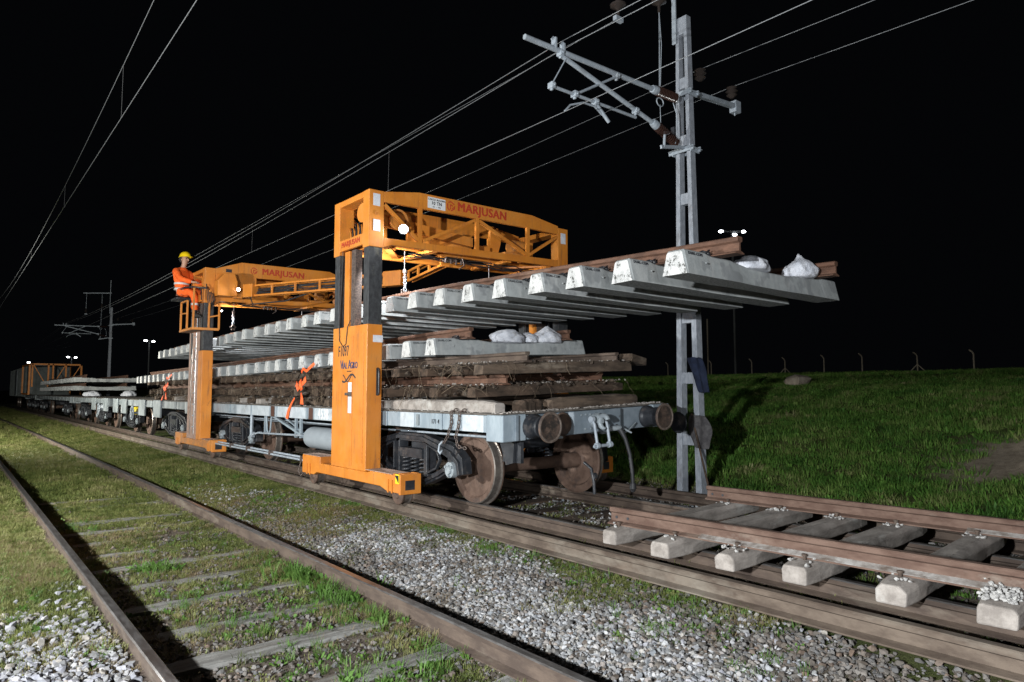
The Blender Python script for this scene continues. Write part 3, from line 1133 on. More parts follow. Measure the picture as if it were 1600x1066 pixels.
def bogie(w, yc, far=False, wb=1.78):
    b = link('bogie', None, w)
    OFF[b.name] = world_off(w)
    for y in (yc - wb / 2, yc + wb / 2):
        for x, s in ((4.83, -1), (6.55, 1)):
            wheel_mb(x, y, side=s).build('wheel', [M['wheel'], M['tread']], b)
        mb = MB()
        mb.tube([(4.9, y, .4), (5.15, y, .4), (5.2, y, .4), (6.18, y, .4), (6.25, y, .4), (6.5, y, .4)], [.1, .1, .078, .078, .1, .1], 14)
        mb.build('axle', M['wheel'], b)
    for x, s in ((4.56, -1), (6.82, 1)):
        mb = MB()
        y0, y1 = yc - wb / 2, yc + wb / 2
        hw = .065
        def member(pts, wd, ht):
            for a, c in zip(pts[:-1], pts[1:]):
                mb.bar((x, a[0], a[1]), (x, c[0], c[1]), wd, ht, up=(1, 0, 0.001))
        # cast side frame: arched top, dipping bottom, two pillars
        T = [(y0 - .17, .36), (y0 - .13, .50), (y0 + .02, .60), (y0 + .30, .665), (yc - .28, .735), (yc + .28, .735), (y1 - .30, .665),
             (y1 - .02, .60), (y1 + .13, .50), (y1 + .17, .36)]
        B = [(y0 + .13, .40), (y0 + .26, .335), (yc - .33, .23), (yc + .33, .23), (y1 - .26, .335), (y1 - .13, .40)]
        def ribbon(P, half, x0_, x1_):
            n_ = len(P)
            vs_ = []
            for i_, (yy, zz) in enumerate(P):
                a_ = P[max(0, i_ - 1)]
                c_ = P[min(n_ - 1, i_ + 1)]
                t_ = Vector((c_[0] - a_[0], c_[1] - a_[1])).normalized()
                nn = Vector((-t_.y, t_.x))
                h_ = half[i_] if isinstance(half, list) else half
                for xx in (x0_, x1_):
                    vs_ += [(xx, yy + nn.x * h_, zz + nn.y * h_), (xx, yy - nn.x * h_, zz - nn.y * h_)]
            f_ = []
            for i_ in range(n_ - 1):
                o = i_ * 4
                f_ += [(o, o + 4, o + 5, o + 1), (o + 2, o + 3, o + 7, o + 6), (o, o + 2, o + 6, o + 4), (o + 1, o + 5, o + 7, o + 3)]
            f_ += [(0, 1, 3, 2), (4 * n_ - 4, 4 * n_ - 2, 4 * n_ - 1, 4 * n_ - 3)]
            mb.add(vs_, f_)
        ribbon(T, [.05, .075, .085, .062, .05, .05, .062, .085, .075, .05], x - hw, x + hw)
        ribbon([(a, c) for a, c in T], .022, x - hw - .035, x - hw + .02)
        ribbon(B, .045, x - hw, x + hw)
        ribbon(B, .018, x - hw - .03, x - hw + .02)
        for py in (yc - .33, yc + .33):
            ribbon([(py, .24), (py, .71)], .045, x - hw, x + hw)
        for s_, e_ in ((-1, -1), (1, 1)):
            w0, w1_ = yc + s_ * .39, yc + s_ * (wb / 2 - .28)
            rim = [(w0, .33), (w0, .665), (w1_, .60), (w1_ + s_ * .05, .50), (w1_ - s_ * .02, .40), (w0, .33)]
            ribbon(rim, .013, x - hw - .03, x - hw + .01)
        mb.box(x - .045, x + .045, y0 - .10, y0 + .12, .38, .55)
        mb.box(x - .045, x + .045, y1 - .12, y1 + .10, .38, .55)
        mb.build('side_frame', M['black'], b, bevel=.014)
        mb = MB()
        for q in (-.2, 0, .2):
            pts = []
            for i in range(49):
                th = i / 48 * 2 * PI * 5
                pts.append((x - s * .0 + .055 * math.cos(th), yc + q + .055 * math.sin(th), .25 + .24 * i / 48))
            mb.tube(pts, .015, 6)
        mb.box(x - .09, x + .09, yc - .28, yc + .28, .49, .60)
        mb.build('spring_nest', M['black'], b)
        for yy in (y0, y1):
            mb = MB()
            mb.cyl((x + s * .04, yy, .41), (x + s * .105, yy, .41), .095, .088, 20)
            mb.cyl((x + s * .10, yy, .41), (x + s * .125, yy, .41), .055, .045, 16)
            for a in range(3):
                th = a * 2 * PI / 3 + .5
                c = (x + s * .105, yy + .066 * math.cos(th), .41 + .066 * math.sin(th))
                mb.cyl(c, (c[0] + s * .022, c[1], c[2]), .016, n=6)
            mb.build('axle_cap', M['grey_steel'], b, bevel=.005)
    mb = MB()
    mb.box(4.6, 6.8, yc - .17, yc + .17, .52, .72)
    mb.box(5.4, 6.0, yc - .25, yc + .25, .70, .82)
    mb.build('bolster', M['black'], b, bevel=.01)
    return b


def buffer_parts(w, x, y, z, s=-1, sh=None):
    """buffer sticking out along -Y (s=-1) or +Y"""
    b = link('buffer', None, w)
    OFF[b.name] = world_off(w)
    mb = MB()
    mb.lathe([(.02, 0), (.132, 0), (.132, .02), (.118, .05), (.104, .11), (.100, .145), (.112, .15), (.112, .178), (.075, .182), (.0, .182)], (x, y, z), (0, s, 0), 20)
    for a in range(4):
        th = a * PI / 2 + PI / 4
        mb.bar((x + .09 * math.cos(th), y + s * .01, z + .09 * math.sin(th)), (x + .075 * math.cos(th), y + s * .15, z + .075 * math.sin(th)),
               .03, .03)
    mb.build('buffer_housing', M['black'], b, shear=sh)
    mb = MB()
    mb.lathe([(.0, .12), (.06, .12), (.06, .24), (.075, .27), (.0, .27)], (x, y, z), (0, s, 0), 18)
    mb.build('plunger', M['black'], b, shear=sh)
    mb = MB()
    mb.lathe([(.06, .250), (.150, .262), (.160, .278), (.156, .292), (.142, .296), (.130, .288), (.07, .280), (.0, .278)], (x, y, z), (0, s, 0), 36,
             mats=[0, 0, 0, 1, 1, 2, 2])
    mb.build('buffer_head', [M['buffer'], M['buffer_rim'], M['grease']], b, shear=sh)
    return b


def wagon(label, y0, y1, bogs, front=False, dark=False, tilt=0.0, wb=1.78):
    w = thing('flat_wagon', (5.68, y0, 0), label, 'wagon', 'wagons of the works train')
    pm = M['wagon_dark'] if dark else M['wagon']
    sh = (4.35, tilt) if tilt else None
    X0, X1 = 4.35, 7.01
    mb = MB()
    for xa, xb, f in ((X0, X0 + .07, 1), (X1 - .07, X1, -1)):
        # channel: web plus flanges
        mb.box(xa, xb, y0 + .25, y1 - .25, .872, 1.05)
    mb.build('side_sill', pm, w, bevel=.006, shear=sh)
    mb = MB()
    for i in range(int((y1 - y0 - 1.6) / 1.25)):
        yy = y0 + 1.1 + 1.25 * i
        mb.box(X0 - .014, X0 - .001, yy, yy + .05, .868, 1.052)
    mb.build('sill_rib', pm, w, bevel=.004, shear=sh)
    mb = MB()
    for ye in (y0, y1 - .28):
        mb.box(X0 - .012, X0 + .30, ye + .0, ye + .28, .785, 1.058)
        mb.box(X1 - .30, X1 + .012, ye + .0, ye + .28, .785, 1.058)
    mb.build('corner_block', pm, w, bevel=.012, shear=sh)
    for ye, s in ((y0, -1), (y1, 1)):
        mb = MB()
        a, c = (ye, ye + .10) if s < 0 else (ye - .10, ye)
        mb.box(X0 + .30, X1 - .30, a + .02, c, .79, 1.045)
        # the bulged centre plate with bevelled edges
        q = ye - .055 if s < 0 else ye + .055
        mb.prism([(5.25, ye), (5.29, q), (6.05, q), (6.10, ye)], 'z', .80, 1.05)
        mb.box(X0 + .33, X0 + .36, ye + s * .03, ye, .80, 1.04)
        mb.box(X0 + .13, X0 + .18, ye + s * .03, ye, .79, 1.055)
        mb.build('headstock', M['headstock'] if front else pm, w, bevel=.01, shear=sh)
        for xx in (4.73, 6.57):
            buffer_parts(w, xx, ye, .925, s, sh)
    if front:
        mb = MB()
        for q in range(5):
            mb.cyl((5.40 + .07 * q, y0 - .055, 1.005), (5.40 + .07 * q, y0 - .066, 1.005), .011, n=10)
        for q in range(3):
            mb.cyl((5.46 + .09 * q, y0 - .055, .85), (5.46 + .09 * q, y0 - .064, .85), .010, n=10)
        mb.build('rivet', M['grey_steel'], w, shear=sh, kind='stuff')
        mb = MB()
        mb.lathe([(.0, 0), (.125, 0), (.13, .02), (.105, .05), (.0, .055)], (5.155, y0 - .0, .92), (0, -1, 0), 28)
        mb.build('rusty_disc', M['buffer'], w, shear=sh, label='rust brown round plate on the headstock beside the left buffer')
        # coupling hook
        mb = MB()
        P = []
        for i in range(15):
            th = -PI * .35 + i / 14 * PI * 1.45
            P.append((5.60 + .055 * math.sin(th) * -1, y0 - .17 - .055 * math.cos(th), .925))
        hk = []
        for i in range(13):
            th = PI * .9 - i / 12 * PI * 1.5
            hk.append((5.62, y0 - .19 + .06 * math.cos(th), .92 + .07 * math.sin(th)))
        mb.tube(hk, [.03] * 10 + [.026, .02, .012], 10)
        mb.bar((5.62, y0 - .02, .94), (5.62, y0 - .17, .95), .05, .09)
        mb.lathe([(0, 0), (.085, 0), (.09, .02), (.085, .035), (0, .035)], (5.62, y0 - .055, .93), (0, -1, 0), 20)
        mb.build('draw_hook', M['grey_steel'], w, bevel=.004, shear=sh)
        mb = MB()
        for xx in (5.50, 5.70):
            mb.tube([(xx, y0 - .12, .955), (xx, y0 - .16, .90), (xx, y0 - .19, .74), (xx, y0 - .2, .68)], .017, 8)
            mb.lathe([(0, -.02), (.034, -.02), (.034, .02), (0, .02)], (xx, y0 - .2, .67), (1, 0, 0), 14)
            mb.lathe([(0, -.02), (.036, -.02), (.036, .02), (0, .02)], (xx, y0 - .12, .955), (1, 0, 0), 14)
        mb.cyl((5.45, y0 - .2, .665), (5.75, y0 - .2, .665), .018, n=10)
        mb.build('coupling_link', M['galv'], w, shear=sh)
        mb = MB()
        mb.tube([(5.97, y0 - .04, .84), (6.0, y0 - .1, .80), (6.03, y0 - .14, .70), (6.06, y0 - .18, .52), (6.07, y0 - .2, .35),
                 (6.08, y0 - .2, .18)], [.035, .034, .024, .022, .022, .022], 10)
        mb.lathe([(0, 0), (.035, 0), (.04, .06), (.02, .1), (0, .1)], (6.08, y0 - .2, .20), (0, 0, -1), 12)
        mb.build('brake_hose', M['rubber'], w, shear=sh)
        mb = MB()
        mb.tube([(5.80, y0 - .02, .82), (5.9, y0 - .1, .83), (5.99, y0 - .09, .83)], .03, 10)
        mb.tube([(6.02, y0 - .03, .84), (6.1, y0 - .08, .80), (6.16, y0 - .12, .76)], .012, 6)
        mb.tube([(6.35, y0 - .02, .86), (6.2, y0 - .05, .79), (6.1, y0 - .08, .77)], .009, 6)
        mb.build('brake_cock', M['grey_steel'], w, shear=sh)
        mb = MB()
        mb.tube([(5.60, y0 + .1, .50), (5.61, y0 + .0, .44), (5.62, y0 - .03, .30), (5.63, y0 - .03, .16)], .018, 8)
        mb.lathe([(0, -.02), (.035, -.02), (.035, .02), (0, .02)], (5.63, y0 - .03, .36), (1, 0, 0), 12)
        mb.build('hanging_lever', M['black'], w)
        mb = MB()
        mb.box(X0 + .31, X0 + .35, y0 + .1, y0 + .4, .55, .80)
        mb.prism([(y0 + .16, .80), (y0 + .42, .80), (y0 + .30, .52), (y0 + .18, .55)], 'x', 4.62, 4.65)
        mb.build('bracket', M['black'], w)
    mb = MB()
    mb.box(X0 + .02, X1 - .02, y0 + .06, y1 - .06, 1.051, 1.069)
    mb.build('deck', M['deck'], w, shear=sh)
    mb = MB()
    for xx in (5.25, 6.0):
        mb.box(xx, xx + .12, y0 + .2, y1 - .2, .74, 1.04)
    for i in range(int((y1 - y0) / 1.4)):
        yy = y0 + .9 + 1.4 * i
        mb.box(X0 + .08, X1 - .08, yy, yy + .06, .88, 1.04)
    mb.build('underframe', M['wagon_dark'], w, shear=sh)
    for yb in bogs:
        bogie(w, yb, wb=wb)
    return w


w1 = wagon('front flat wagon in pale blue grey, carrying the old timber track panels', 5.39, 16.3, (7.40, 14.0), front=True, tilt=.035)
sh1 = (4.35, .035)
# underframe gear of the front wagon
mb = MB()
mb.lathe([(0, 0), (.07, .008), (.13, .035), (.165, .08), (.17, .12), (.17, 1.45), (.165, 1.5), (.13, 1.54), (0, 1.56)], (4.58, 9.05, .57),
         (0, 1, 0), 28)
mb.build('air_tank', M['tank'], w1)
mb = MB()
for y in (10.75, 10.95, 12.35, 13.05):
    mb.bar((4.46, y, .88), (4.46, y, .55), .035, .05, up=(0, 1, 0))
mb.bar((4.46, 10.45, .55), (4.46, 12.0, .88), .035, .05, up=(1, 0, 0))
mb.bar((4.50, 10.5, .56), (4.50, 11.6, .88), .02, .03, up=(1, 0, 0))
mb.bar((4.46, 8.9, .56), (4.46, 8.2, .88), .035, .05, up=(1, 0, 0))
mb.tube([(4.44, 12.0, .88), (4.44, 12.05, .62), (4.44, 12.1, .54), (4.44, 12.2, .62), (4.44, 12.25, .88)], .016, 8)
mb.build('underframe_strut', M['wagon'], w1)
mb = MB()
mb.tube([(4.42, 10.6, .60), (4.42, 12.6, .55)], .018, 8)
mb.bar((4.42, 12.5, .56), (4.42, 12.9, .50), .03, .07, up=(1, 0, 0))
mb.lathe([(0, -.03), (.06, -.03), (.06, .03), (0, .03)], (4.42, 12.9, .5), (1, 0, 0), 16)
mb.tube([(4.40, 12.9, .88), (4.40, 12.9, .5)], .028, 8)
mb.build('brake_rod', M['galv'], w1)
mb = MB()
mb.tube([(4.55, 7.9, .80), (4.55, 16.0, .80)], .012, 6)
mb.tube([(4.75, 5.6, .79), (4.75, 16.0, .74)], .016, 6)
mb.build('brake_pipe', M['galv'], w1)
# paint patches and numbers on the sill
def patch(y0, y1, m, z0=.874, z1=1.048, name='paint_patch'):
    mb = MB()
    mb.box(4.3455, 4.3475, y0, y1, z0, z1)
    return mb.build(name, m, w1)


patch(10.04, 10.20, M['brown_print'])
patch(11.63, 11.80, M['brown_print'])
M['patch_lt'] = two_tone('pale_sill_paint', (0.40, 0.44, 0.47), (0.50, 0.54, 0.57), 6, (0.28, 0.31, 0.33), 5, rough=.55)
patch(7.10, 7.42, M['patch_lt'])
patch(10.26, 11.58, M['patch_lt'])
patch(11.86, 13.6, M['patch_lt'])
patch(5.72, 6.1, M['patch_lt'])
patch(9.0, 9.98, M['patch_lt'])
lettering('4538', .215, M['white_print'], w1, (4.343, 9.66, .955), FACE_NX, sx=.80, double=.012)
lettering('171 40', .075, M['black_print'], w1, (4.3445, 6.62, .955), FACE_NX, sx=.9)
lettering('4538 /', .055, M['white_print'], w1, (4.3425, 5.95, .975), FACE_NX)
mb = MB()
mb.box(4.332, 4.349, 8.05, 8.12, .90, 1.02)
mb.box(4.332, 4.349, 6.98, 7.03, .90, 1.03)
mb.build('label_holder', M['wagon_dark'], w1)
# gravel left lying along the deck edge
mb = MB()
pts = [(random.uniform(4.4, 6.95), 5.47 + abs(random.gauss(0, .12)), 1.07) for _ in range(420)]
pts += [(4.40 + abs(random.gauss(0, .03)), random.uniform(5.5, 16), 1.07) for _ in range(160)]
scree(mb, pts, .010, .027)
o = mb.build('spilled_gravel', M['timber_pale'], None, shear=sh1)
tag(o, 'loose stones spilled along the front edge of the wagon deck', 'gravel', kind='stuff')

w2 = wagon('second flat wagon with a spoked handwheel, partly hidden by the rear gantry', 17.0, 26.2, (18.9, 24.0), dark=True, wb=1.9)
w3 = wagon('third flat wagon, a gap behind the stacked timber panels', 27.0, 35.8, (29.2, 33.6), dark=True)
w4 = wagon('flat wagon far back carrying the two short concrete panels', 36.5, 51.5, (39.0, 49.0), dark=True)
for w, yy in ((w2, 22.5), (w3, 28.2)):
    mb = MB()
    c = (4.22, yy, .68)
    mb.lathe([(.175, -.012), (.20, -.018), (.21, 0), (.20, .018), (.175, .012)], c, (1, 0, 0), 28)
    for a in range(5):
        th = a * 2 * PI / 5 + .3
        mb.bar((c[0], c[1] + .03 * math.cos(th), c[2] + .03 * math.sin(th)), (c[0], c[1] + .19 * math.cos(th), c[2] + .19 * math.sin(th)),
               .02, .04, up=(1, 0, 0))
    mb.cyl((4.19, yy, .68), (4.5, yy, .68), .035, n=12)
    mb.build('handwheel', M['galv'], w)
    mb = MB()
    mb.lathe([(0, 0), (.08, .01), (.12, .05), (.12, .5), (.08, .54), (0, .55)], (4.5, yy + .5, .72), (0, 1, 0), 18)
    mb.build('brake_cylinder', M['yellow'] if w is w2 else M['tank'], w)
    mb = MB()
    for q in (0, 1.3, 3.1):
        mb.box(4.30, 4.345, yy - 3 + q * 1.4, yy - 2.2 + q * 1.4, .62, 1.07)
    mb.build('side_plate', M['wagon_dark'], w, bevel=.01)

# ------------------------------------------------------------------ the two gantry cranes
def gantry(dy, label, front):
    D = lambda p: (p[0], p[1] + dy, p[2])
    g = thing('gantry_crane', (5.85, 8.3 + dy, 0), label, 'gantry crane', 'orange rail gantry cranes')
    O, OD = M['orange'], M['orange_dirty']
    YA, YB = 7.81 + dy, 8.83 + dy
    for side in (-1, 1):
        if side < 0:
            x0, x1 = 4.08, 4.295
        else:
            x0, x1 = 7.415, 7.63
        xo = x0 if side < 0 else x1          # outer face
        xm = (x0 + x1) / 2
        # base beam with arched underside and raised ends
        mb = MB()
        b0, b1 = 7.11 + dy, 9.76 + dy
        mb.prism([(b0, .125), (b0 + .16, .125), (b0 + .32, .165), (b1 - .50, .165), (b1 - .40, .125), (b1, .125), (b1, .385), (b1 - .62, .385),
                  (b1 - .62, .30), (b0 + .66, .30), (b0 + .56, .325), (b0, .325)], 'x', x0 + .0, x1 + .04)
        mb.build('base_beam', OD if not front and side < 0 else O, g, bevel=.01)
        mb = MB()
        mb.box(x0 + .005, x1 + .035, b0 + .05, YA - .002, .3262, .334)
        mb.box(x0 + .005, x1 + .035, b1 - .60, b1 - .02, .3862, .393)
        mb.build('top_plate', M['treadplate'], g)
        # open end box in which the wheel sits
        mb = MB()
        fr = x1 + .06
        mb.box(x0 - .004, fr, b0 - .17, b0 - .13, .11, .34)
        mb.box(x0 - .004, x0 + .03, b0 - .13, b0 - .001, .125, .345)
        mb.box(x1 + .02, fr, b0 - .13, b0 - .001, .125, .345)
        mb.box(x0 + .052, x1 - .002, b0 - .15, b0 - .02, .30, .345)
        mb.build('buffer_box', O, g, bevel=.006)
        mb = MB()
        mb.box(x0 + .06, x1 - .03, b0 - .1745, b0 - .1705, .16, .27)
        mb.build('recess_plate', M['black'], g)
        mb = MB()
        for yy in (b0 + .01, b0 + .1, b1 - .3, b1 - .2):
            mb.box(x0 - .012, x0 - .001, yy, yy + .022, .115, .27)
        mb.build('stiffener', O, g)
        for yy in (b0 - .01, b1 - .28):
            mb = MB()
            xc = xm + .015
            mb.lathe([(0, -.085), (.05, -.085), (.06, -.075), (.118, -.075), (.128, -.068), (.128, -.052), (.108, -.045), (.108, .045),
                      (.128, .052), (.128, .068), (.118, .075), (.06, .075), (.05, .085), (0, .085)], (xc, yy, .108), (1, 0, 0), 32,
                     mats=[0, 0, 0, 0, 0, 1, 1, 1, 0, 0, 0, 0, 0])
            mb.build('wheel', [M['wheel'], M['tread']], g)
        # column: door-like housing in front, or ladder frame on the rear gantry
        if front or side > 0:
            mb = MB()
            mb.box(x0, x1, YA, 8.80 + dy, .302, 2.16)
            mb.build('column', O, g, bevel=.008)
            mb = MB()
            xx = x0 - .006 if side < 0 else x1 + .001
            mb.box(xx, xx + .005, YA + .08, YA + .34, .40, 2.05)
            mb.box(xx, xx + .005, YA + .38, YA + .88, .34, 2.03)
            mb.build('column_panel', O, g, bevel=.002)
        else:
            mb = MB()
            mb.box(x0, x1, YA, YA + .30, .302, 2.16)
            mb.build('column', O, g, bevel=.008)
            mb = MB()
            for yy in (YA + .42, YA + .70, YA + .95):
                mb.box(x0, x0 + .06, yy, yy + .05, .30, 2.6)
            mb.build('ladder_rail', M['treadplate'], g, bevel=.003)
            mb = MB()
            mb.box(x0 + .07, x1 - .01, YA + .36, YA + 1.0, .31, 2.9)
            mb.build('inner_mast', M['mast_dark'], g, bevel=.004)
            for k_ in range(9):
                mb = MB()
                mb.bar((x0 + .03, YA + .47, .55 + .24 * k_), (x0 + .03, YA + .70, .55 + .24 * k_), .02, .025)
                mb.build('rung', M['galv'], g)
            mb = MB()
            mb.cyl((x0 + .04, YA + .60, .4), (x0 + .04, YA + .60, 3.1), .02, n=8)
            mb.cyl((x0 + .04, YA + .85, .4), (x0 + .04, YA + .85, 3.1), .025, n=8)
            mb.build('lift_cylinder', M['steel'], g)
        # dark telescopic masts
        mb = MB()
        for a, c in ((YA + .005, YA + .15), (8.66 + dy, 8.80 + dy)):
            mb.box(x0 + .012, x1 - .012, a, c, 2.1, 3.17)
        mb.build('lift_mast', M['mast_dark'], g, bevel=.004)
        mb = MB()
        mb.box(x0 + .05, x1 - .05, 8.44 + dy, 8.58 + dy, 2.1, 3.2)
        mb.build('guide_bar', O, g, bevel=.004)
        mb = MB()
        mb.box(x0 + .06, x1 - .06, 8.28 + dy, 8.40 + dy, 2.1, 3.2)
        mb.build('sliding_rail', M['chain'], g)
        mb = MB()
        mb.tube([D((xm - side * .03, 8.12, 2.1)), D((xm - side * .03, 8.12, 3.2))], .014, 6)
        mb.tube([D((x0 + .03, 8.60, 3.3)), D((x0 + .025, 8.62, 2.7)), D((x0 - .01, 8.60, 2.2)), D((x0 - .015, 8.57, 1.98)), D((x0 - .012, 8.47, 1.90)),
                 D((x0 - .012, 8.38, 1.93)), D((x0 - .01, 8.35, 2.15)), D((x0 + .03, 8.34, 2.25))], .006, 6)
        mb.build('cable', M['rubber'], g)
        # end portal frame
        mb = MB()
        z0, zt = 3.16, 3.91
        mb.box(x0, x1, YA, YA + .17, z0, zt)
        mb.box(x0, x1, YB - .17, YB, z0, zt)
        mb.box(x0 + .004, x1 - .004, YA + .17, YB - .17, zt - .08, zt - .002)
        mb.box(x0 + .004, x0 + .05, YA + .17, YB - .17, 3.21, 3.36)
        mb.box(x1 - .05, x1 - .004, YA + .17, YB - .17, 3.21, 3.36)
        mb.build('portal_frame', O, g, bevel=.008)
    # trusses
    XL, XR = 4.296, 7.414
    hz = .10 if not front else 0.0
    for j, y in enumerate((YA, YB)):
        a, c = (y, y + .05) if j == 0 else (y - .05, y)
        mb = MB()
        mb.prism([(XL, 3.77), (4.84, 3.78), (6.80, 3.81), (XR, 3.80), (XR, 3.935), (6.86, 4.02 + hz), (4.83, 3.995 + hz), (XL, 3.908)],
                 'y', a, c)
        mb.build('top_chord', O, g, bevel=.004)
        mb = MB()
        mb.prism([(XL - .001, 3.17), (XL + .12, 3.215), (XR - .12, 3.275), (XR, 3.275), (XR, 3.385), (XL, 3.295)], 'y', a, c)
        mb.build('bottom_chord', O, g, bevel=.004)
        zb = lambda x: 3.29 + (x - XL) * .03
        zt = lambda x: 3.78 + (x - 4.3) * .012
        for x in (4.855, 5.82, 6.79):
            mb = MB()
            mb.box(x - .03, x + .03, a + .004, c - .004, zb(x) - .02, zt(x) + .02)
            mb.build('upright', O, g, bevel=.003)
        for p, q in (((4.31, 3.74), (4.83, 3.34)), ((4.90, 3.34), (5.78, 3.77)), ((5.86, 3.77), (6.77, 3.39)), ((6.82, 3.40), (7.40, 3.76))):
            mb = MB()
            mb.bar((p[0], (a + c) / 2, p[1]), (q[0], (a + c) / 2, q[1]), .042, .05, up=(0, 1, 0.0))
            if j == 0 and not front:
                pass
            mb.build('diagonal', O, g, bevel=.003)
    # plates across the bottom and roof, inner beams
    mb = MB()
    for x in (4.40, 5.1, 6.4, 7.2):
        mb.box(x, x + .09, YA + .052, YB - .052, 3.235, 3.28)
    mb.box(4.3, 7.4, YA + .40, YA + .48, 3.286, 3.34)
    mb.bar((4.35, YA + .1, 3.26), (5.0, YB - .1, 3.26), .10, .03)
    mb.bar((6.6, YB - .1, 3.27), (7.35, YA + .1, 3.29), .10, .03)
    mb.build('cross_member', O, g, bevel=.004)
    mb = MB()
    mb.prism([(4.45, 3.60), (6.1, 3.50), (6.1, 3.64), (4.45, 3.76)], 'y', YA + .50, YA + .58)
    mb.build('inner_beam', O, g, bevel=.004)
    mb = MB()
    mb.box(5.05, 6.2, YB - .35, YB - .3, 3.42, 3.72)
    mb.build('rear_plate', O, g, bevel=.004)
    # machinery
    mb = MB()
    mb.lathe([(0, 0), (.13, 0), (.13, .02), (.07, .03), (.07, .16), (.13, .17), (.13, .19), (0, .19)], D((4.15, 8.13, 3.67)), (1, 0.1, 0), 28)
    mb.build('cable_drum', O, g)
    mb = MB()
    mb.lathe([(.12, 0), (.145, 0), (.145, .02), (.12, .02), (.12, 0)], D((4.66, 8.05, 3.64)), (0, 1, 0), 28)
    mb.lathe([(0, .03), (.10, .03), (.10, .12), (0, .12)], D((4.66, 8.05, 3.64)), (0, 1, 0), 20)
    mb.build('hose_reel', M['orange_dirty'], g)
    mb = MB()
    mb.lathe([(0, 0), (.10, 0), (.11, .03), (.11, .26), (.09, .30), (0, .31)], D((6.65, 8.1, 3.55)), (1, 0, 0), 20)
    mb.box(6.5, 6.95, YA + .22, YA + .45, 3.36, 3.44)
    mb.build('winch_motor', M['orange_dirty'], g, bevel=.006)
    mb = MB()
    mb.prism([(6.15, 3.36), (6.15, 3.50), (6.28, 3.52), (6.28, 3.74), (6.42, 3.80), (6.5, 3.70), (6.48, 3.56), (6.42, 3.36)], 'y', YA + .3,
             YA + .36)
    mb.prism([(5.98, 3.38), (6.0, 3.46), (6.2, 3.46), (6.2, 3.38)], 'y', YA + .2, YA + .34)
    mb.build('winch_cheek', O, g, bevel=.004)
    mb = MB()
    for q in range(7):
        z = 3.30 + .015 * q
        a = 4.14 + .01 * q
        y = YA + .28 + .075 * q
        mb.tube([(a, y, 3.30), (a, y + .02, 3.45 + .02 * (q % 3)), (a + .03, y + .1, 3.52 + .02 * (q % 4)), (a + .1, y + .16, 3.50),
                 (a + .16, y + .12, 3.38)], .011, 6, q % 2)
    mb.build('hydraulic_hose', [O, M['rubber']], g)
    mb = MB()
    r = random.Random(5)
    for q in range(5):
        y = YA + .2 + q * .07
        pts = [(4.9 + i * .22, y + r.uniform(-.03, .03), 3.225 - r.uniform(0, .04)) for i in range(11)]
        mb.tube(pts, .007, 5)
    mb.build('hanging_cable', M['rubber'], g)
    mb = MB()
    mb.box(5.45, 5.62, YA + .25, YA + .36, 3.18, 3.22)
    for q in range(4):
        mb.cyl((5.4 + q * .09, YA + .2, 3.19), (5.4 + q * .09, YA + .2, 3.13), .015, n=8)
    mb.tube([(5.62, YA + .1, 3.2), (5.64, YA + .08, 3.1), (5.56, YA + .09, 3.04)], .01, 6)
    mb.build('valve_block', M['chain'], g)
    # winch ropes to the hooks
    mb = MB()
    hx = 4.90 if front else 4.84
    for x in (hx, 6.4):
        mb.tube([D((x, 8.30, 3.28)), D((x, 8.30, 2.98))], .007, 6)
    mb.build('winch_rope', M['steel'], g)
    return g


def sticker(g, x0, x1, z0, z1, y, m=None, name='sticker'):
    mb = MB()
    mb.box(x0, x1, y - .004, y - .0015, z0, z1)
    return mb.build(name, m or M['white_tape'], g)


def sticker_x(g, y0, y1, z0, z1, x, m=None, name='sticker'):
    mb = MB()
    mb.box(x - .004, x - .0015, y0, y1, z0, z1)
    return mb.build(name, m or M['white_tape'], g)


def logo(g, cx, cz, y, s):
    """hexagonal two-part emblem before the maker's name"""
    mb = MB()
    for k_ in range(6):
        a0, a1 = k_ * PI / 3 + PI / 6, (k_ + 1) * PI / 3 + PI / 6 - (.35 if k_ % 2 else .0)
        p0 = (cx + s * math.cos(a0), y, cz + s * math.sin(a0))
        p1 = (cx + s * math.cos(a1), y, cz + s * math.sin(a1))
        mb.bar(p0, p1, s * .24, .002, up=(0, 1, 0))
    mb.bar((cx - s * .1, y, cz - s * .7), (cx - s * .1, y, cz + s * .35), s * .22, .002, up=(0, 1, 0))
    mb.bar((cx - s * .1, y, cz + s * .35), (cx + s * .5, y, cz + s * .1), s * .22, .002, up=(0, 1, 0))
    mb.bar((cx + s * .3, y, cz - s * .5), (cx + s * .75, y, cz - s * .15), s * .22, .002, up=(0, 1, 0))
    mb.build('emblem', M['red_print'], g)


G1 = gantry(0, 'nearer orange gantry crane with its lit lamp and the white load limit plate', True)
YF = 7.81
lettering('MARJUSAN', .175, M['red_print'], G1, (5.90, YF - .002, 3.905), FACE_NY, sx=1.0, double=.010)
logo(G1, 5.345, 3.895, YF - .002, .065)
pl = sticker(G1, 4.96, 5.25, 3.81, 3.965, YF - .002, M['sign'], 'load_limit_plate')
lettering('CARGA MAXIMA', .036, M['black_print'], pl, (5.105, YF - .0065, 3.935), FACE_NY, bold=.0006)
lettering('10 TN', .062, M['black_print'], pl, (5.105, YF - .0065, 3.885), FACE_NY, bold=.0016)
lettering('R1  -  990', .030, M['black_print'], pl, (5.105, YF - .0065, 3.835), FACE_NY)
sticker(G1, 4.135, 4.235, 3.70, 3.86, YF)
sticker(G1, 4.14, 4.24, 3.37, 3.52, YF)
sticker(G1, 7.47, 7.575, 3.66, 3.83, YF)
sticker(G1, 4.16, 4.30, 1.93, 2.02, YF)
lettering('MARJUSAN', .10, M['red_print'], G1, (4.0815, 8.33, 3.285), FACE_NX, sx=1.05, double=.005)
mb = MB()
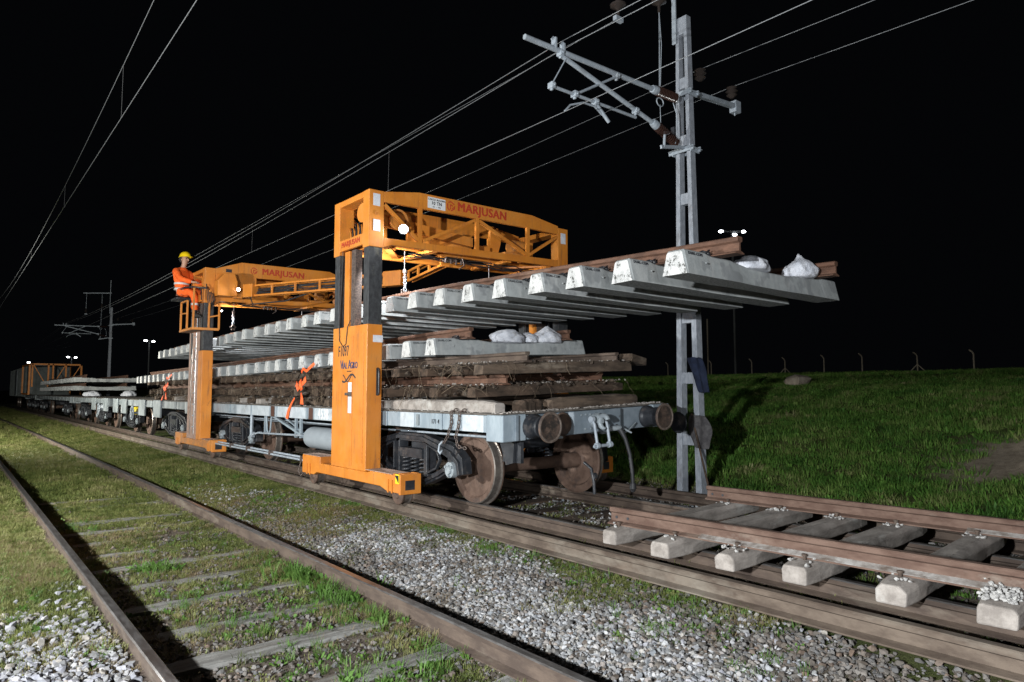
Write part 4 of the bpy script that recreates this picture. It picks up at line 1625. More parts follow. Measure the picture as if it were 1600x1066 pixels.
mb.lathe([(.018, 0), (.03, 0), (.03, .006), (.018, .006), (.018, 0)], (4.19, YF - .006, 3.60), (0, 1, 0), 18)
mb.cyl((4.19, YF - .008, 3.60), (4.19, YF, 3.60), .008, n=8)
mb.build('bolt_eye', M['orange_dirty'], G1)
XF = 4.08
FXP = XF - .007
lettering('F1097', .20, M['black_print'], G1, (FXP, 8.46, 1.83), FACE_NX, sx=.60, double=.005)
for txt_, sz_, yy_ in (('V', .165, 8.505), ('IAL', .120, 8.412), ('A', .165, 8.275), ('GRO', .120, 8.150)):
    lettering(txt_, sz_, M['blue_print'], G1, (FXP, yy_, 1.65 - (.165 - sz_) * .3), FACE_NX, sx=.78, double=.006)
lettering('MAQUINARIAS', .02, M['black_print'], G1, (FXP, 8.28, 1.565), FACE_NX)
mb = MB()
pts1, pts2 = [], []
for i in range(25):
    t_ = i / 24
    pts1.append((XF - .008, 8.48 - .38 * t_, 1.475 + .05 * math.sin(t_ * 1.75 * PI + 1.25 * PI)))
    pts2.append((XF - .0095, 8.46 - .30 * t_, 1.475 + .045 * math.sin(t_ * 2.1 * PI + .55 * PI)))
for P, wd in ((pts1, .022), (pts2, .013)):
    for a, c in zip(P[:-1], P[1:]):
        mb.bar(a, c, wd, .002, up=(1, 0, 0))
mb.build('wave_emblem', M['black_print'], G1)
sticker_x(G1, 8.205, 8.30, 1.28, 1.42, XF - .005)
sticker_x(G1, 8.205, 8.30, 1.02, 1.245, XF - .005)
mb = MB()
mb.box(XF - .03, XF - .001, 8.29, 8.36, 1.25, 1.285)
mb.box(XF - .02, XF - .001, 8.20, 8.29, 1.235, 1.295)
mb.build('catch', M['chain'], G1, bevel=.003)
mb = MB()
mb.tube([(4.235, YF, 1.60), (4.235, YF - .03, 1.585), (4.235, YF - .035, 1.54), (4.235, YF - .035, 1.30), (4.235, YF - .03, 1.27),
         (4.235, YF, 1.255)], .010, 8)
mb.build('grab_handle', M['black'], G1)
mb = MB()
mb.box(4.215, 4.258, YF - .003, YF - .0005, 1.25, 1.60)
mb.build('handle_slot', M['black'], G1, bevel=.001)
mb = MB()
for q in range(9):
    mb.cyl((XF - .001, 8.72 - .095 * q, 2.005), (XF - .009, 8.72 - .095 * q, 2.005), .007, n=6)
for q in range(2):
    mb.cyl((4.26, YF, .75 - q * .9 + .6), (4.26, YF - .008, .75 - q * .9 + .6), .01, n=6)
mb.build('bolt_head', M['orange_dirty'], G1, kind='stuff')
mb = MB()
mb.box(4.068, 4.0755, 6.96, 7.045, .235, .345)
mb.build('yellow_sticker', M['yellow'], G1)
mb = MB()
for i in range(6):
    mb.box(4.061, 4.0675, 6.97 + .012 * i, 6.973 + .012 * i, .25 + .012 * i, .33)
mb.build('warning_mark', M['black_print'], G1)

G2 = gantry(7.24, 'farther orange gantry crane with the operator in its basket', False)
Y2 = 7.81 + 7.24
lettering('MARJUSAN', .19, M['red_print'], G2, (5.75, Y2 - .002, 3.94), FACE_NY, sx=1.0, double=.011)
logo(G2, 5.09, 3.94, Y2 - .002, .07)
mb = MB()
mb.box(4.296, 5.15, Y2 - .012, Y2 - .002, 3.33, 3.80)
mb.build('side_plate', M['orange'], G2, bevel=.004)
mb = MB()
mb.prism([(4.26, 3.30), (4.66, 3.30), (4.66, 3.62), (4.60, 3.78), (4.40, 3.78), (4.26, 3.62)], 'y', Y2 - .30, Y2 - .02)
mb.build('control_box', M['orange'], G2, bevel=.01)
mb = MB()
mb.box(4.62, 4.78, Y2 - .26, Y2 - .13, 3.27, 3.38)
mb.box(4.78, 5.55, Y2 - .21, Y2 - .17, 3.30, 3.36)
mb.build('lamp_housing', M['orange'], G2, bevel=.008)
mb = MB()
mb.box(4.50, 4.62, Y2 - .006, Y2 - .003, 3.85, 3.92)
mb.build('black_plate', M['black_print'], G2, bevel=.01)
# operator's basket, hung on the outside of the rear mast
BX0, BX1, BY0, BY1, BZ = 3.86, 4.07, 14.98, 15.95, 2.60
def basket_bar(p, q, w=.035):
    mb = MB()
    mb.bar(p, q, w, w)
    mb.build('basket_bar', M['orange'], G2, bevel=.003)


for (x, y, zt) in ((BX0, BY1, 3.22), (BX0, 15.45, 3.22), (BX0, BY0, 3.44), (4.16, BY0 - .02, 3.42), (4.36, BY0 - .03, 3.15)):
    basket_bar((x, y, BZ), (x, y, zt))
basket_bar((BX0, BY0, BZ), (BX0, BY1, BZ), .05)
basket_bar((BX0, BY0, BZ), (4.36, BY0 - .03, BZ), .05)
basket_bar((BX1, BY0, BZ), (BX1, BY1, BZ), .05)
basket_bar((BX0, BY1, BZ), (BX1, BY1, BZ), .05)
basket_bar((BX0, 15.45, 2.95), (BX0, BY1, 2.98), .03)
basket_bar((4.16, BY0 - .02, 2.85), (4.36, BY0 - .03, 2.90), .03)
basket_bar((BX0, BY1, 3.22), (BX0, 15.45, 3.22), .035)
mb = MB()
mb.box(BX0 + .02, BX1 - .02, BY0 + .03, BY1 - .03, 2.575, 2.60)
mb.build('basket_floor', M['treadplate'], G2)
mb = MB()
mb.box(3.70, 4.04, 15.72, 16.22, 3.27, 3.325)
mb.build('seat', M['black'], G2, bevel=.02)
mb = MB()
mb.tube([(3.80, 16.0, 3.49), (3.79, 15.5, 3.50), (3.82, 15.0, 3.46), (4.1, 14.93, 3.45)], .018, 8)
mb.tube([(4.0, 14.96, 3.2), (4.0, 14.98, 3.40), (3.98, 15.1, 3.46)], .012, 6)
mb.build('hand_rail', M['black'], G2)
mb = MB()
for q in range(5):
    mb.tube([(4.10 + .03 * q, 15.0, 3.55 - .05 * q), (4.10 + .03 * q, 14.93, 3.35), (4.14 + .03 * q, 14.95, 3.1 + .03 * q),
             (4.18, 15.03, 3.02)], .010, 5)
mb.build('control_hose', M['rubber'], G2)
for gz, hx, hy in ((G1, 5.0, 8.30), (G2, 4.75, 14.85)):
    pass

# lamps that burn on the gantries
def gantry_lamp(g, c, r, energy, d=(-.55, -.8, -.15), housing=True):
    d = Vector(d).normalized()
    mb = MB()
    mb.lathe([(0, 0), (r * .8, 0), (r, .012), (r * .9, .02), (0, .024)], c, d, 20)
    lens = mb.build('lamp_lens', M['bulb'], g)
    if housing:
        mb = MB()
        mb.lathe([(0, -.07), (r * .8, -.07), (r * 1.15, -.004), (r * 1.15, .004), (0, .0)], c, d, 20)
        mb.build('lamp_housing', M['black'], g)
    L = lamp('gantry_lamp_light', 'SPOT', Vector(c) + d * .05, energy, (.95, .97, 1.0), Vector(c) + d * 3, .03, 170)
    L.parent = None
    return lens


gantry_lamp(G1, (4.56, YF - .05, 3.44), .058, 60)
gantry_lamp(G2, (4.66, Y2 - .36, 3.45), .035, 30)
# an under-slung lamp that lights the inside of the gantry and the sleepers below
gantry_lamp(G1, (4.36, 8.12, 3.10), .018, 160, d=(.55, .35, -.5), housing=False)
gantry_lamp(G2, (4.60, 15.6, 3.08), .018, 110, d=(.4, .5, -.6), housing=False)

# hoses' folding arm between the gantries
arm = thing('folding_hose_arm', (4.62, 13.75, 3.3), 'long orange lattice arm carrying hoses between the two gantries', 'hose arm')
A0, A1 = Vector((4.60, 13.8, 3.31)), Vector((5.93, 10.15, 3.24))
def arm_link(A, B, h, segs, w=.035):
    d = (B - A)
    nrm = Vector((0, 0, 1))
    for s in (-.5, .5):
        mb = MB()
        mb.bar(A + nrm * h * s, B + nrm * h * s, w, w)
        mb.build('arm_chord', M['orange'], arm, bevel=.003)
    off = Vector((.12, .06, 0))
    for s in (-.5, .5):
        mb = MB()
        mb.bar(A + off + nrm * h * s, B + off + nrm * h * s, w * .7, w * .7)
        mb.build('arm_chord', M['orange'], arm, bevel=.003)
    for i in range(segs + 1):
        P = A + d * (i / segs)
        mb = MB()
        mb.bar(P - nrm * h / 2, P + nrm * h / 2, w, w)
        mb.build('arm_strut', M['orange'], arm, bevel=.003)


arm_link(A0, A1, .20, 6)
arm_link(Vector((5.98, 10.0, 3.26)), Vector((5.55, 8.35, 3.24)), .16, 3)
mb = MB()
d_ = (A1 - A0).normalized()
mb.bar(A0 - d_ * .12, A0 + d_ * .16, .16, .26)
mb.bar(A1 - d_ * .35, A1 + d_ * .05, .16, .26)
mb.build('arm_knuckle', M['orange'], arm, bevel=.008)
mb = MB()
r = random.Random(3)
for q in range(4):
    pts = []
    for i in range(15):
        P = A0.lerp(A1, i / 14) + Vector((.04 + .015 * q, 0, -.05 + .03 * q + r.uniform(-.02, .02)))
        pts.append(P)
    mb.tube(pts, .014, 6)
mb.tube([A0 + Vector((0, 0, -.1)), A0 + Vector((.1, .1, -.25)), A0 + Vector((.5, -.6, -.22)), A0 + Vector((.7, -1.2, -.12))], .015, 6)
mb.build('hose', M['rubber'], arm)

# lifting hooks
def lift_hook(x, y, zt, zb, label):
    t = thing('lifting_tackle', (x, y, zb), label, 'lifting tackle', 'hoist tackle hanging from the gantries')
    mb = MB()
    mb.tube([(x, y, zt), (x, y, zt - .16)], .010, 8)
    mb.lathe([(0, 0), (.035, 0), (.035, .04), (.02, .05), (.02, .08), (.035, .09), (.035, .12), (0, .12)], (x, y, zt - .02), (0, 0, -1), 14)
    mb.build('swivel', M['chain'], t)
    mb = MB()
    z = zt - .15
    for i in range(4):
        pts = []
        for k_ in range(13):
            th = k_ / 12 * 2 * PI
            u, v = .020 * math.cos(th), .032 * math.sin(th)
            pts.append((x + (u if i % 2 else 0), y + (0 if i % 2 else u), z - .045 * i + v))
        mb.tube(pts, .008, 6)
    mb.build('chain', M['galv'], t)
    mb = MB()
    zz = z - .20
    for s in (-1, 1):
        mb.tube([(x, y, zz + .03), (x + s * .06, y, zz - .03), (x + s * .05, y, zb + .06), (x + s * .015, y, zb + .03), (x + s * .035, y, zb)],
                .016, 8)
    mb.build('rail_tong', M['chain'], t)
    return t


lift_hook(4.90, 8.28, 3.02, 2.66, 'hoist tackle gripping the rail beside the near gantry lamp')
lift_hook(4.84, 15.55, 3.10, 2.66, 'hoist tackle under the far gantry, right of the operator')
lift_hook(6.45, 8.28, 3.02, 2.68, 'hoist tackle on the far rail, inside the near gantry')
lift_hook(6.45, 15.55, 3.05, 2.64, 'hoist tackle on the far rail, inside the far gantry')

# drawbar
db = thing('drawbar', (4.17, 11.8, .3), 'pair of shiny steel tubes linking the feet of the two gantries', 'drawbar')
for dx, dz in ((0, .0), (.05, .03)):
    mb = MB()
    mb.cyl((4.15 + dx, 9.76, .28 + dz), (4.15 + dx, 14.20, .28 + dz), .017, n=10)
    mb.build('tube', M['galv'], db)
mb = MB()
for y in (9.9, 11.2, 12.3, 13.2):
    mb.box(4.12, 4.23, y, y + .05, .25, .34)
mb.tube([(4.14, 9.95, .26), (4.12, 10.0, .12), (4.13, 9.92, .05), (4.15, 9.84, .12), (4.15, 9.82, .2)], .010, 6)
mb.build('clamp', M['chain'], db)

# far third gantry frame, resting at the far wagon end
t = thing('gantry_crane', (5.0, 46, 1.1), 'small distant orange gantry frame standing beyond the far track panels', 'gantry crane',
          'orange rail gantry cranes')
for x in (4.15, 5.0, 5.25, 5.95):
    mb = MB()
    mb.box(x, x + .09, 53.0, 53.1, 1.6, 3.08)
    mb.build('upright', M['orange'], t)
for z in (3.0,):
    mb = MB()
    mb.box(4.0, 6.9, 53.0, 53.1, z, z + .1)
    mb.build('top_beam', M['orange'], t)
for x, x2 in ((4.25, 4.95), (5.95, 5.3), (6.8, 6.1)):
    mb = MB()
    mb.bar((x, 53.05, 3.0), (x2, 53.05, 1.7), .05, .04, up=(0, 1, 0))
    mb.build('diagonal', M['orange'], t)
for x in (4.0, 6.8):
    for y in (53.0, 58.0):
        mb = MB()
        mb.box(x, x + .1, y, y + .12, 1.1, 3.1)
        mb.build('post', M['orange'], t)
mb = MB()
mb.box(4.0, 4.1, 53.1, 58.1, 3.0, 3.08)
mb.box(4.0, 4.1, 53.1, 58.1, 1.1, 1.2)
mb.build('side_rail', M['orange'], t)
# boxcar / locomotive in the dark beyond
t = thing('covered_wagon', (5.7, 60, 0), 'dark grey green covered wagon at the far left end of the train', 'wagon', 'wagons of the works train')
mb = MB()
mb.prism([(4.3, .9), (7.1, .9), (7.1, 3.1), (6.5, 3.35), (4.9, 3.35), (4.3, 3.1)], 'y', 60, 74)
mb.build('body', M['boxcar'], t, bevel=.03)
for i in range(12):
    mb = MB()
    mb.box(4.24, 4.298, 60.3 + i * 1.15, 60.4 + i * 1.15, .95, 3.05)
    mb.build('side_post', M['boxcar'], t)
mb = MB()
mb.box(4.23, 4.297, 66, 67.6, 1.0, 2.95)
mb.build('door', M['wagon_dark'], t, bevel=.01)
for y in (61.5, 63.3, 70.7, 72.5):
    wheel_mb(4.83, y).build('wheel', [M['wheel'], M['tread']], t)
w5 = wagon('last flat wagon before the dark covered wagon', 52.2, 59.3, (53.8, 57.6), dark=True)

# ------------------------------------------------------------------ sacks
def sack(c, size, label, seed, knot=True, rot=0.0, group='white sacks lying on the concrete track panels'):
    r = random.Random(seed)
    bm = bmesh.new()
    bmesh.ops.create_icosphere(bm, subdivisions=4, radius=1.0)
    ph = [r.uniform(0, 6.28) for _ in range(8)]
    for v in bm.verts:
        p = v.co.copy()
        th = math.atan2(p.y, p.x)
        wr = .045 * math.sin(9 * th + 3 * p.z + ph[0]) * (1 - abs(p.z)) + .04 * math.sin(5 * p.x + 4 * p.y + ph[1]) + \
            .03 * math.sin(11 * p.y + 7 * p.z + ph[2]) + .02 * math.sin(23 * th + ph[3]) * max(0, p.z)
        fold = noise_m.noise(p * 1.7 + Vector((seed, 0, 0))) * .14 + abs(noise_m.noise(p * 3.4 + Vector((0, seed, 0)))) * -.07
        q = p * (1 + wr + fold)
        if q.z < -.35:
            q.z = -.35 + (q.z + .35) * .15
        if knot:
            k_ = max(0, p.z - .55) / .45
            pull = 1 - .78 * k_ ** 1.2
            q.x *= pull
            q.y *= pull
            q.z += .28 * k_ ** 2 + (0.10 * k_)
        v.co = q
    if knot:
        for v in bm.verts:
            if v.co.z > 1.15:
                v.co.x *= 1 + (v.co.z - 1.15) * 1.5
                v.co.y *= 1 + (v.co.z - 1.15) * 1.5
    for f in bm.faces:
        f.smooth = True
    me = bpy.data.meshes.new('sack')
    bm.to_mesh(me)
    bm.free()
    me.materials.append(M['bag'])
    o = link('sack', me, None, loc=(c[0], c[1], c[2] + .35 * size[2]), rot=(0, 0, rot), scale=size)
    tag(o, label, 'sack', group)
    if knot:
        mb = MB()
        mb.tube([(.0, 0, 1.13), (.03, .02, 1.25), (.12, .05, 1.3)], .03, 6)
    return o


sack((6.33, 3.27, 2.395), (.19, .15, .135), 'knotted white sack at the jutting tip of the hanging panel', 1, True, .3)
sack((5.52, 3.30, 2.375), (.22, .15, .10), 'flattened white sack under the rail end of the hanging panel', 2, False, .2)
sack((5.62, 6.88, 1.935), (.28, .17, .13), 'large white sack beside the rail end on the lower concrete panel', 3, False, .1)
sack((6.02, 6.92, 1.955), (.15, .13, .10), 'small crumpled white sack in the middle of the lower concrete panel', 4, False, .6)
sack((6.32, 6.88, 1.965), (.22, .16, .14), 'round white sack next to the far rail end of the lower concrete panel', 5, True, .0)
sack((6.30, 9.0, 2.545), (.13, .12, .09), 'small white sack behind the rail below the near gantry beam', 6, False)
sack((4.95, 34.9, 1.10), (.34, .25, .16), 'white sack heap at the near end of the far flat wagon', 7, False)
sack((6.3, 34.4, 1.10), (.30, .22, .18), 'second white sack heap, right of the first on the far flat wagon', 8, False)
sack((5.0, 21.5, 1.76), (.14, .12, .10), 'little white lump on the rail near the tail of the lower concrete panel', 9, False)

# ------------------------------------------------------------------ orange tie straps, chain
def strap(label, pts_list, widths, parent=None):
    t = thing('tie_strap', pts_list[0][0], label, 'strap', 'orange straps hanging on the stacked panels')
    for pts, w in zip(pts_list, widths):
        mb = MB()
        vs, fs = [], []
        P = [Vector(p) for p in pts]
        for i, p in enumerate(P):
            tt = (P[min(len(P) - 1, i + 1)] - P[max(0, i - 1)]).normalized()
            sd = tt.cross(Vector((-1, -.3, 0))).normalized()
            ww = w[i] if isinstance(w, list) else w
            vs += [p + sd * ww / 2, p - sd * ww / 2, p - sd * ww / 2 + Vector((.008, .003, 0)), p + sd * ww / 2 + Vector((.008, .003, 0))]
        for i in range(len(P) - 1):
            for k_ in range(4):
                k2 = (k_ + 1) % 4
                fs.append((i * 4 + k_, i * 4 + k2, i * 4 + 4 + k2, i * 4 + 4 + k_))
        fs += [(0, 1, 2, 3), tuple(range(len(P) * 4 - 4, len(P) * 4))[::-1]]
        mb.add(vs, fs)
        mb.build('webbing', M['strap'], t)
    return t


def strap_set(y, x, label, s=1.0):
    X = x
    strap(label, [
        [(X, y + .35, 1.60), (X - .03, y + .22, 1.66), (X - .02, y + .10, 1.62), (X - .03, y - .02, 1.66), (X, y - .14, 1.73)],
        [(X - .01, y + .52, 1.44), (X - .05, y + .42, 1.42), (X - .03, y + .40, 1.33), (X - .05, y + .28, 1.38), (X - .02, y + .15, 1.47),
         (X - .01, y + .20, 1.52)],
        [(X - .03, y + .32, 1.48), (X - .06, y + .25, 1.42), (X - .05, y + .22, 1.36), (X - .02, y + .33, 1.34)],
        [(X - .02, y + .55, 1.20), (X - .03, y + .66, 1.10), (X - .04, y + .74, 1.00), (X - .045, y + .80, .86)],
        [(X - .02, y + .30, 1.28), (X - .04, y + .22, 1.20), (X - .03, y + .24, 1.10)],
    ], [.045, .06, .07, [.022, .032, .05, .06], [.016, .045, .08]])


strap_set(10.2, 4.36, 'bright orange webbing strap knotted over the timber stack between the gantries')
strap_set(18.9, 4.37, 'orange webbing strap left of the rear gantry mast, hanging on the timber stack')

ch = thing('load_chain', (4.33, 6.3, 1.0), 'rusty chain draped over the wagon sill above the front bogie', 'chain')
def chain_links(P0, pts, parent, r=.020):
    P = [Vector(p) for p in pts]
    L = [0]
    for a, c in zip(P[:-1], P[1:]):
        L.append(L[-1] + (c - a).length)
    n = int(L[-1] / (r * 2.1))
    mb0 = MB()
    for i in range(n):
        s = (i + .5) / n * L[-1]
        k_ = max(j for j in range(len(L)) if L[j] <= s)
        k_ = min(k_, len(P) - 2)
        p = P[k_].lerp(P[k_ + 1], (s - L[k_]) / (L[k_ + 1] - L[k_]))
        d = (P[k_ + 1] - P[k_]).normalized()
        u = Vector((1, 0, 0)).cross(d).normalized()
        v = d.cross(u).normalized()
        sd = u if i % 2 else v
        ring = [p + d * (r * 1.35 * math.sin(t_ / 10 * 2 * PI)) + sd * (r * .8 * math.cos(t_ / 10 * 2 * PI)) for t_ in range(11)]
        mb = MB()
        mb.tube(ring, r * .33, 6, caps=False)
        mb.build('chain_link', M['chain'], parent)


chain_links(None, [(4.42, 6.30, 1.10), (4.335, 6.30, 1.08), (4.325, 6.28, .95), (4.33, 6.36, .80), (4.33, 6.44, .72)], ch)
chain_links(None, [(4.42, 6.14, 1.10), (4.335, 6.14, 1.08), (4.325, 6.14, .95), (4.33, 6.20, .80), (4.33, 6.16, .70), (4.34, 6.02, .69)], ch)
mb = MB()
mb.tube([(4.33, 6.46, .74), (4.33, 6.52, .70), (4.33, 6.54, .63), (4.33, 6.50, .60), (4.33, 6.47, .64)], .012, 8)
mb.build('hook', M['galv'], ch)

# ------------------------------------------------------------------ loose track panel, front right
lp = thing('timber_track_panel', (5.62, 4.1, 0), 'dusty loose track section with timber sleepers lying at the lower right', 'track panel',
           None, rot=(0, 0, math.atan(.062)))
lp.rotation_euler[2] = 0.062
R_ = 0.062
def lpb(mb, name, mats, **k):
    me = mb.mesh(name, mats if isinstance(mats, list) else [mats])
    return link(name, me, lp, **k)


# local frame: origin at (5.62, 4.1), y towards -Y is negative
for xr, y1 in ((-1.03, .12), (.79, .26)):
    mb = MB()
    mb.sweep(RAIL, [(xr, y, .148) for y in (y1, -1, -2, -3, -4, -5.5)], [0] * 14)
    o = lpb(mb, 'rail', [M['rust_panel']])
    mb = MB()
    for q in (.06, .18):
        mb.cyl((xr - .011, y1 - q, .205), (xr - .014, y1 - q, .205), .013, n=10)
    link('bolt_hole', mb.mesh('bolt_hole', [M['black_print']]), o)
    mb = MB()
    # white dust lying on the rail foot
    mb.prism([(xr - .066, .160), (xr - .012, .176), (xr - .010, .186), (xr - .040, .176), (xr - .070, .166)], 'y', y1 - (.9 if xr < 0 else 2.4), -5.4)
    link('foot_dust', mb.mesh('foot_dust', [M['foot_dust']]), o)
    if xr < 0:
        mb = MB()
        mb.box(xr - .033, xr + .033, y1 - .001, y1 + .09, .2895, .294)
        pass
rs = random.Random(12)
SLY = [-.02, -.58, -1.12, -1.62, -2.22, -2.76, -3.35, -3.95, -4.55]
for i, y in enumerate(SLY):
    xa = -1.28 + [.03, -.05, -.03, .0, -.02, -.03, 0, 0, 0][i]
    xb = 1.25
    w = [.085, .095, .09, .10, .105, .11, .1, .1, .1][i]
    h = .136
    m = 15
    vs, fs = [], []
    for j in range(m):
        t_ = j / (m - 1)
        x = xa + (xb - xa) * t_
        e = 1.0 if 0 < j < m - 1 else .86
        je = lambda s=.006: rs.uniform(-s, s)
        rnd = 0.55 if i in (2, 4) else .86
        vs += [(x + je(), y - w * e + je(), .012 + je(.003)), (x + je(), y + w * e + je(), .012),
               (x, y + w * e + je(), .012 + h * .72 * e), (x, y + w * e * rnd, .012 + h * e), (x, y - w * e * rnd, .012 + h * e + je(.004)),
               (x + je(), y - w * e + je(), .012 + h * .72 * e)]
    for j in range(m - 1):
        for k_ in range(6):
            k2 = (k_ + 1) % 6
            fs.append((j * 6 + k_, j * 6 + k2, j * 6 + 6 + k2, j * 6 + 6 + k_))
    fs += [tuple(range(6)), tuple(range(6 * m - 6, 6 * m))[::-1]]
    mb = MB()
    mb.add(vs, fs)
    s_o = lpb(mb, 'sleeper', [M['timber_pale']], bevel=.012)
    mb = MB()
    for xr in (-1.03, .79):
        for s in (-.085, .085):
            mb.cyl((xr + s, y + .02 * s, h), (xr + s, y + .02 * s, h + .04), .013, n=6)
            mb.cyl((xr + s, y + .02 * s, h + .035), (xr + s, y + .02 * s, h + .05), .020, n=6)
    link('screw_spike', mb.mesh('screw_spike', [M['rust_dark']]), s_o)
mb = MB()
pts = []
for i, y in enumerate(SLY):
    dens = [4, 10, 22, 10, 8, 260, 60, 20, 10][i]
    for _ in range(dens):
        x = -1.15 + rs.uniform(-.12, .1) if rs.random() < .75 else .68 + rs.uniform(-.1, .12)
        pts.append((x, y + rs.uniform(-.09, .09), .148 + abs(rs.gauss(0, .010 if i != 5 else .022))))
    for _ in range(12):
        pts.append((.68 + rs.uniform(-.1, .08), y + rs.uniform(-.08, .08), .15))
scree(mb, pts, .010, .024)
lpb(mb, 'white_gravel', [M['dust']], kind='stuff')

# rag/white flake on the guide rail
mb = MB()
mb.box(4.55, 4.62, 2.60, 2.74, -.135, -.130)
tag(mb.build('paper_scrap', M['white_tape']), 'white scrap lying in the shadow between the rails under the loose panel', 'scrap')

# ------------------------------------------------------------------ overhead line masts
def mast(y, label, full=True):
    t = thing('line_mast', (8.12, y, 0), label, 'mast', 'lattice masts of the overhead line')
    X = 8.12
    H = 6.78
    m = M['post_conc']
    def half(z):
        return .205 - .0165 * z      # half width along Y at height z
    def ht(z):
        return .070 - .0045 * z      # leg width
    for s in (-1, 1):
        mb = MB()
        vs = []
        for z in (-.3, H):
            o_, i_ = y + s * half(z), y + s * (half(z) - ht(z) * 1.35)
            for xx in (X - .07 + .002 * z, X + .07 - .002 * z):
                vs += [(xx, o_, z), (xx, i_, z)]
        mb.add(vs, [(0, 1, 3, 2), (4, 5, 7, 6), (0, 1, 5, 4), (2, 3, 7, 6), (0, 2, 6, 4), (1, 3, 7, 5)])
        mb.build('mast_leg', m, t, bevel=.006)
    z = .55
    while z < H - .2:
        mb = MB()
        w = half(z) - ht(z) * 1.3
        mb.box(X - .045, X + .045, y - w, y + w, z, z + .16)
        mb.build('mast_web', m, t, bevel=.004)
        z += .86
    mb = MB()
    mb.box(X - .05, X + .05, y - half(H) + .0, y + half(H), H - .25, H + .01)
    mb.build('mast_cap', m, t)
    mb = MB()
    mb.box(X - .10, X - .075, y + .06, y + .13, 6.4, 8.6)
    mb.build('top_pole', M['galv'], t, bevel=.004)
    # collars
    for zc in (5.62, 4.78):
        mb = MB()
        w = half(zc) + .012
        for xx in (X - .085, X + .085):
            mb.bar((xx, y - w - .06, zc), (xx, y + w + .09, zc), .02, .07)
        for yy in (y - w - .02, y + w + .02):
            mb.bar((X - .10, yy, zc - .02), (X + .10, yy, zc - .02), .02, .07)
        for yy in (y - w - .05, y + w + .06):
            mb.cyl((X - .13, yy, zc), (X + .13, yy, zc), .008, n=6)
        mb.build('collar', M['galv'], t, bevel=.003)
    mb = MB()
    mb.bar((X + .06, y - .06, 5.66), (9.47, y - .02, 5.80), .07, .07)
    mb.box(9.36, 9.50, y - .07, y + .05, 5.70, 5.88)
    mb.cyl((9.43, y, 5.9), (9.43, y, 5.66), .012, n=6)
    mb.build('bracket_arm', M['galv'], t, bevel=.004)
    for (xx, zz) in ((8.52, 6.03), (9.36, 6.0)):
        mb = MB()
        mb.lathe([(0, -.08), (.025, -.08), (.085, -.03), (.03, -.01), (.095, .03), (.03, .05), (.085, .09), (.02, .10), (0, .12)], (xx, y, zz),
                 (0, 0, 1), 18)
        mb.build('line_insulator', M['glass_ins'], t)
    # cantilever
    def tubep(name, pts, r, m_='galv', n=12):
        mb_ = MB()
        mb_.tube(pts, r, n)
        return mb_.build(name, M[m_], t)
    tubep('top_tube', [(5.04, y, 5.455), (7.43, y, 5.505)], .033)
    tubep('diagonal_tube', [(5.62, y, 5.42), (7.42, y, 5.01)], .030)
    tubep('registration_tube', [(5.45, y, 4.985), (7.02, y, 5.0)], .020)
    tubep('brace_tube', [(5.86, y, 4.985), (6.62, y, 5.44)], .018)
    tubep('hanger_rod', [(5.70, y - .02, 5.40), (5.47, y - .02, 5.02)], .008)
    tubep('steady_arm', [(6.25, y, 4.97), (6.38, y - .01, 4.86), (6.47, y - .01, 4.79)], .024)
    tubep('steady_arm', [(6.36, y, 4.86), (6.2, y - .01, 4.93), (6.0, y - .01, 4.92), (5.78, y, 4.83), (5.69, y, 4.73)], .014)
    mb = MB()
    for p in ((5.47, 4.99), (6.23, 4.99), (7.02, 5.09), (5.62, 5.44), (5.86, 4.99), (6.64, 5.46)):
        mb.box(p[0] - .028, p[0] + .028, y - .045, y + .045, p[1] - .035, p[1] + .035)
        mb.cyl((p[0], y - .062, p[1]), (p[0], y + .062, p[1]), .014, n=8)
        mb.box(p[0] - .012, p[0] + .012, y - .02, y + .02, p[1] - .06, p[1] + .05)
    mb.box(5.50, 5.53, y - .04, y + .04, 5.46, 5.60)
    mb.box(5.64, 5.67, y - .04, y + .04, 5.46, 5.57)
    mb.tube([(5.47, y, 5.57), (5.50, y, 5.61), (5.54, y, 5.58)], .012, 6)
    mb.tube([(5.62, y, 5.55), (5.66, y, 5.60), (5.70, y, 5.56)], .012, 6)
    mb.build('clamp', M['galv'], t, bevel=.008)
    for p0, p1 in (((7.43, 5.505), (7.98, 5.52)), ((7.42, 5.01), (7.98, 4.82))):
        P0, P1 = Vector((p0[0], y, p0[1])), Vector((p1[0], y, p1[1]))
        d = (P1 - P0)
        L = d.length
        mb = MB()
        mb.lathe([(0, -.05), (.05, -.05), (.06, .0), (.06, .05), (0, .05)], P0, d, 16)
        mb.build('end_fitting', M['galv'], t)
        prof = [(0, .04)]
        k_ = 13
        for i in range(k_):
            s = .05 + (L - .12) * i / k_
            prof += [(.030, s), (.068, s + .014), (.030, s + .026)]
        prof += [(0, L - .03)]
        mb = MB()
        mb.lathe(prof, P0, d, 16)
        mb.build('insulator', M['insulator'], t)
    # suspended fittings and feeder drops
    tubep('drop_wire', [(7.56, y, 6.72), (7.53, y - .02, 6.2), (7.54, y, 5.55)], .006, 'galv', 5)
    tubep('drop_wire', [(7.56, y, 6.72), (7.575, y - .02, 6.2), (7.56, y, 5.55)], .006, 'galv', 5)
    tubep('drop_wire', [(7.55, y, 5.32), (7.56, y, 4.9)], .005, 'galv', 5)
    tubep('drop_wire', [(7.78, y - .05, 5.4), (7.86, y - .05, 5.25), (7.88, y - .05, 4.95), (7.84, y - .03, 4.82)], .008, 'galv', 6)
    mb = MB()
    ring = [(7.55 + .075 * math.cos(a * PI / 8), y, 5.36 + .06 * math.sin(a * PI / 8)) for a in range(17)]
    mb.tube(ring, .008, 6)
    mb.build('ring', M['galv'], t)
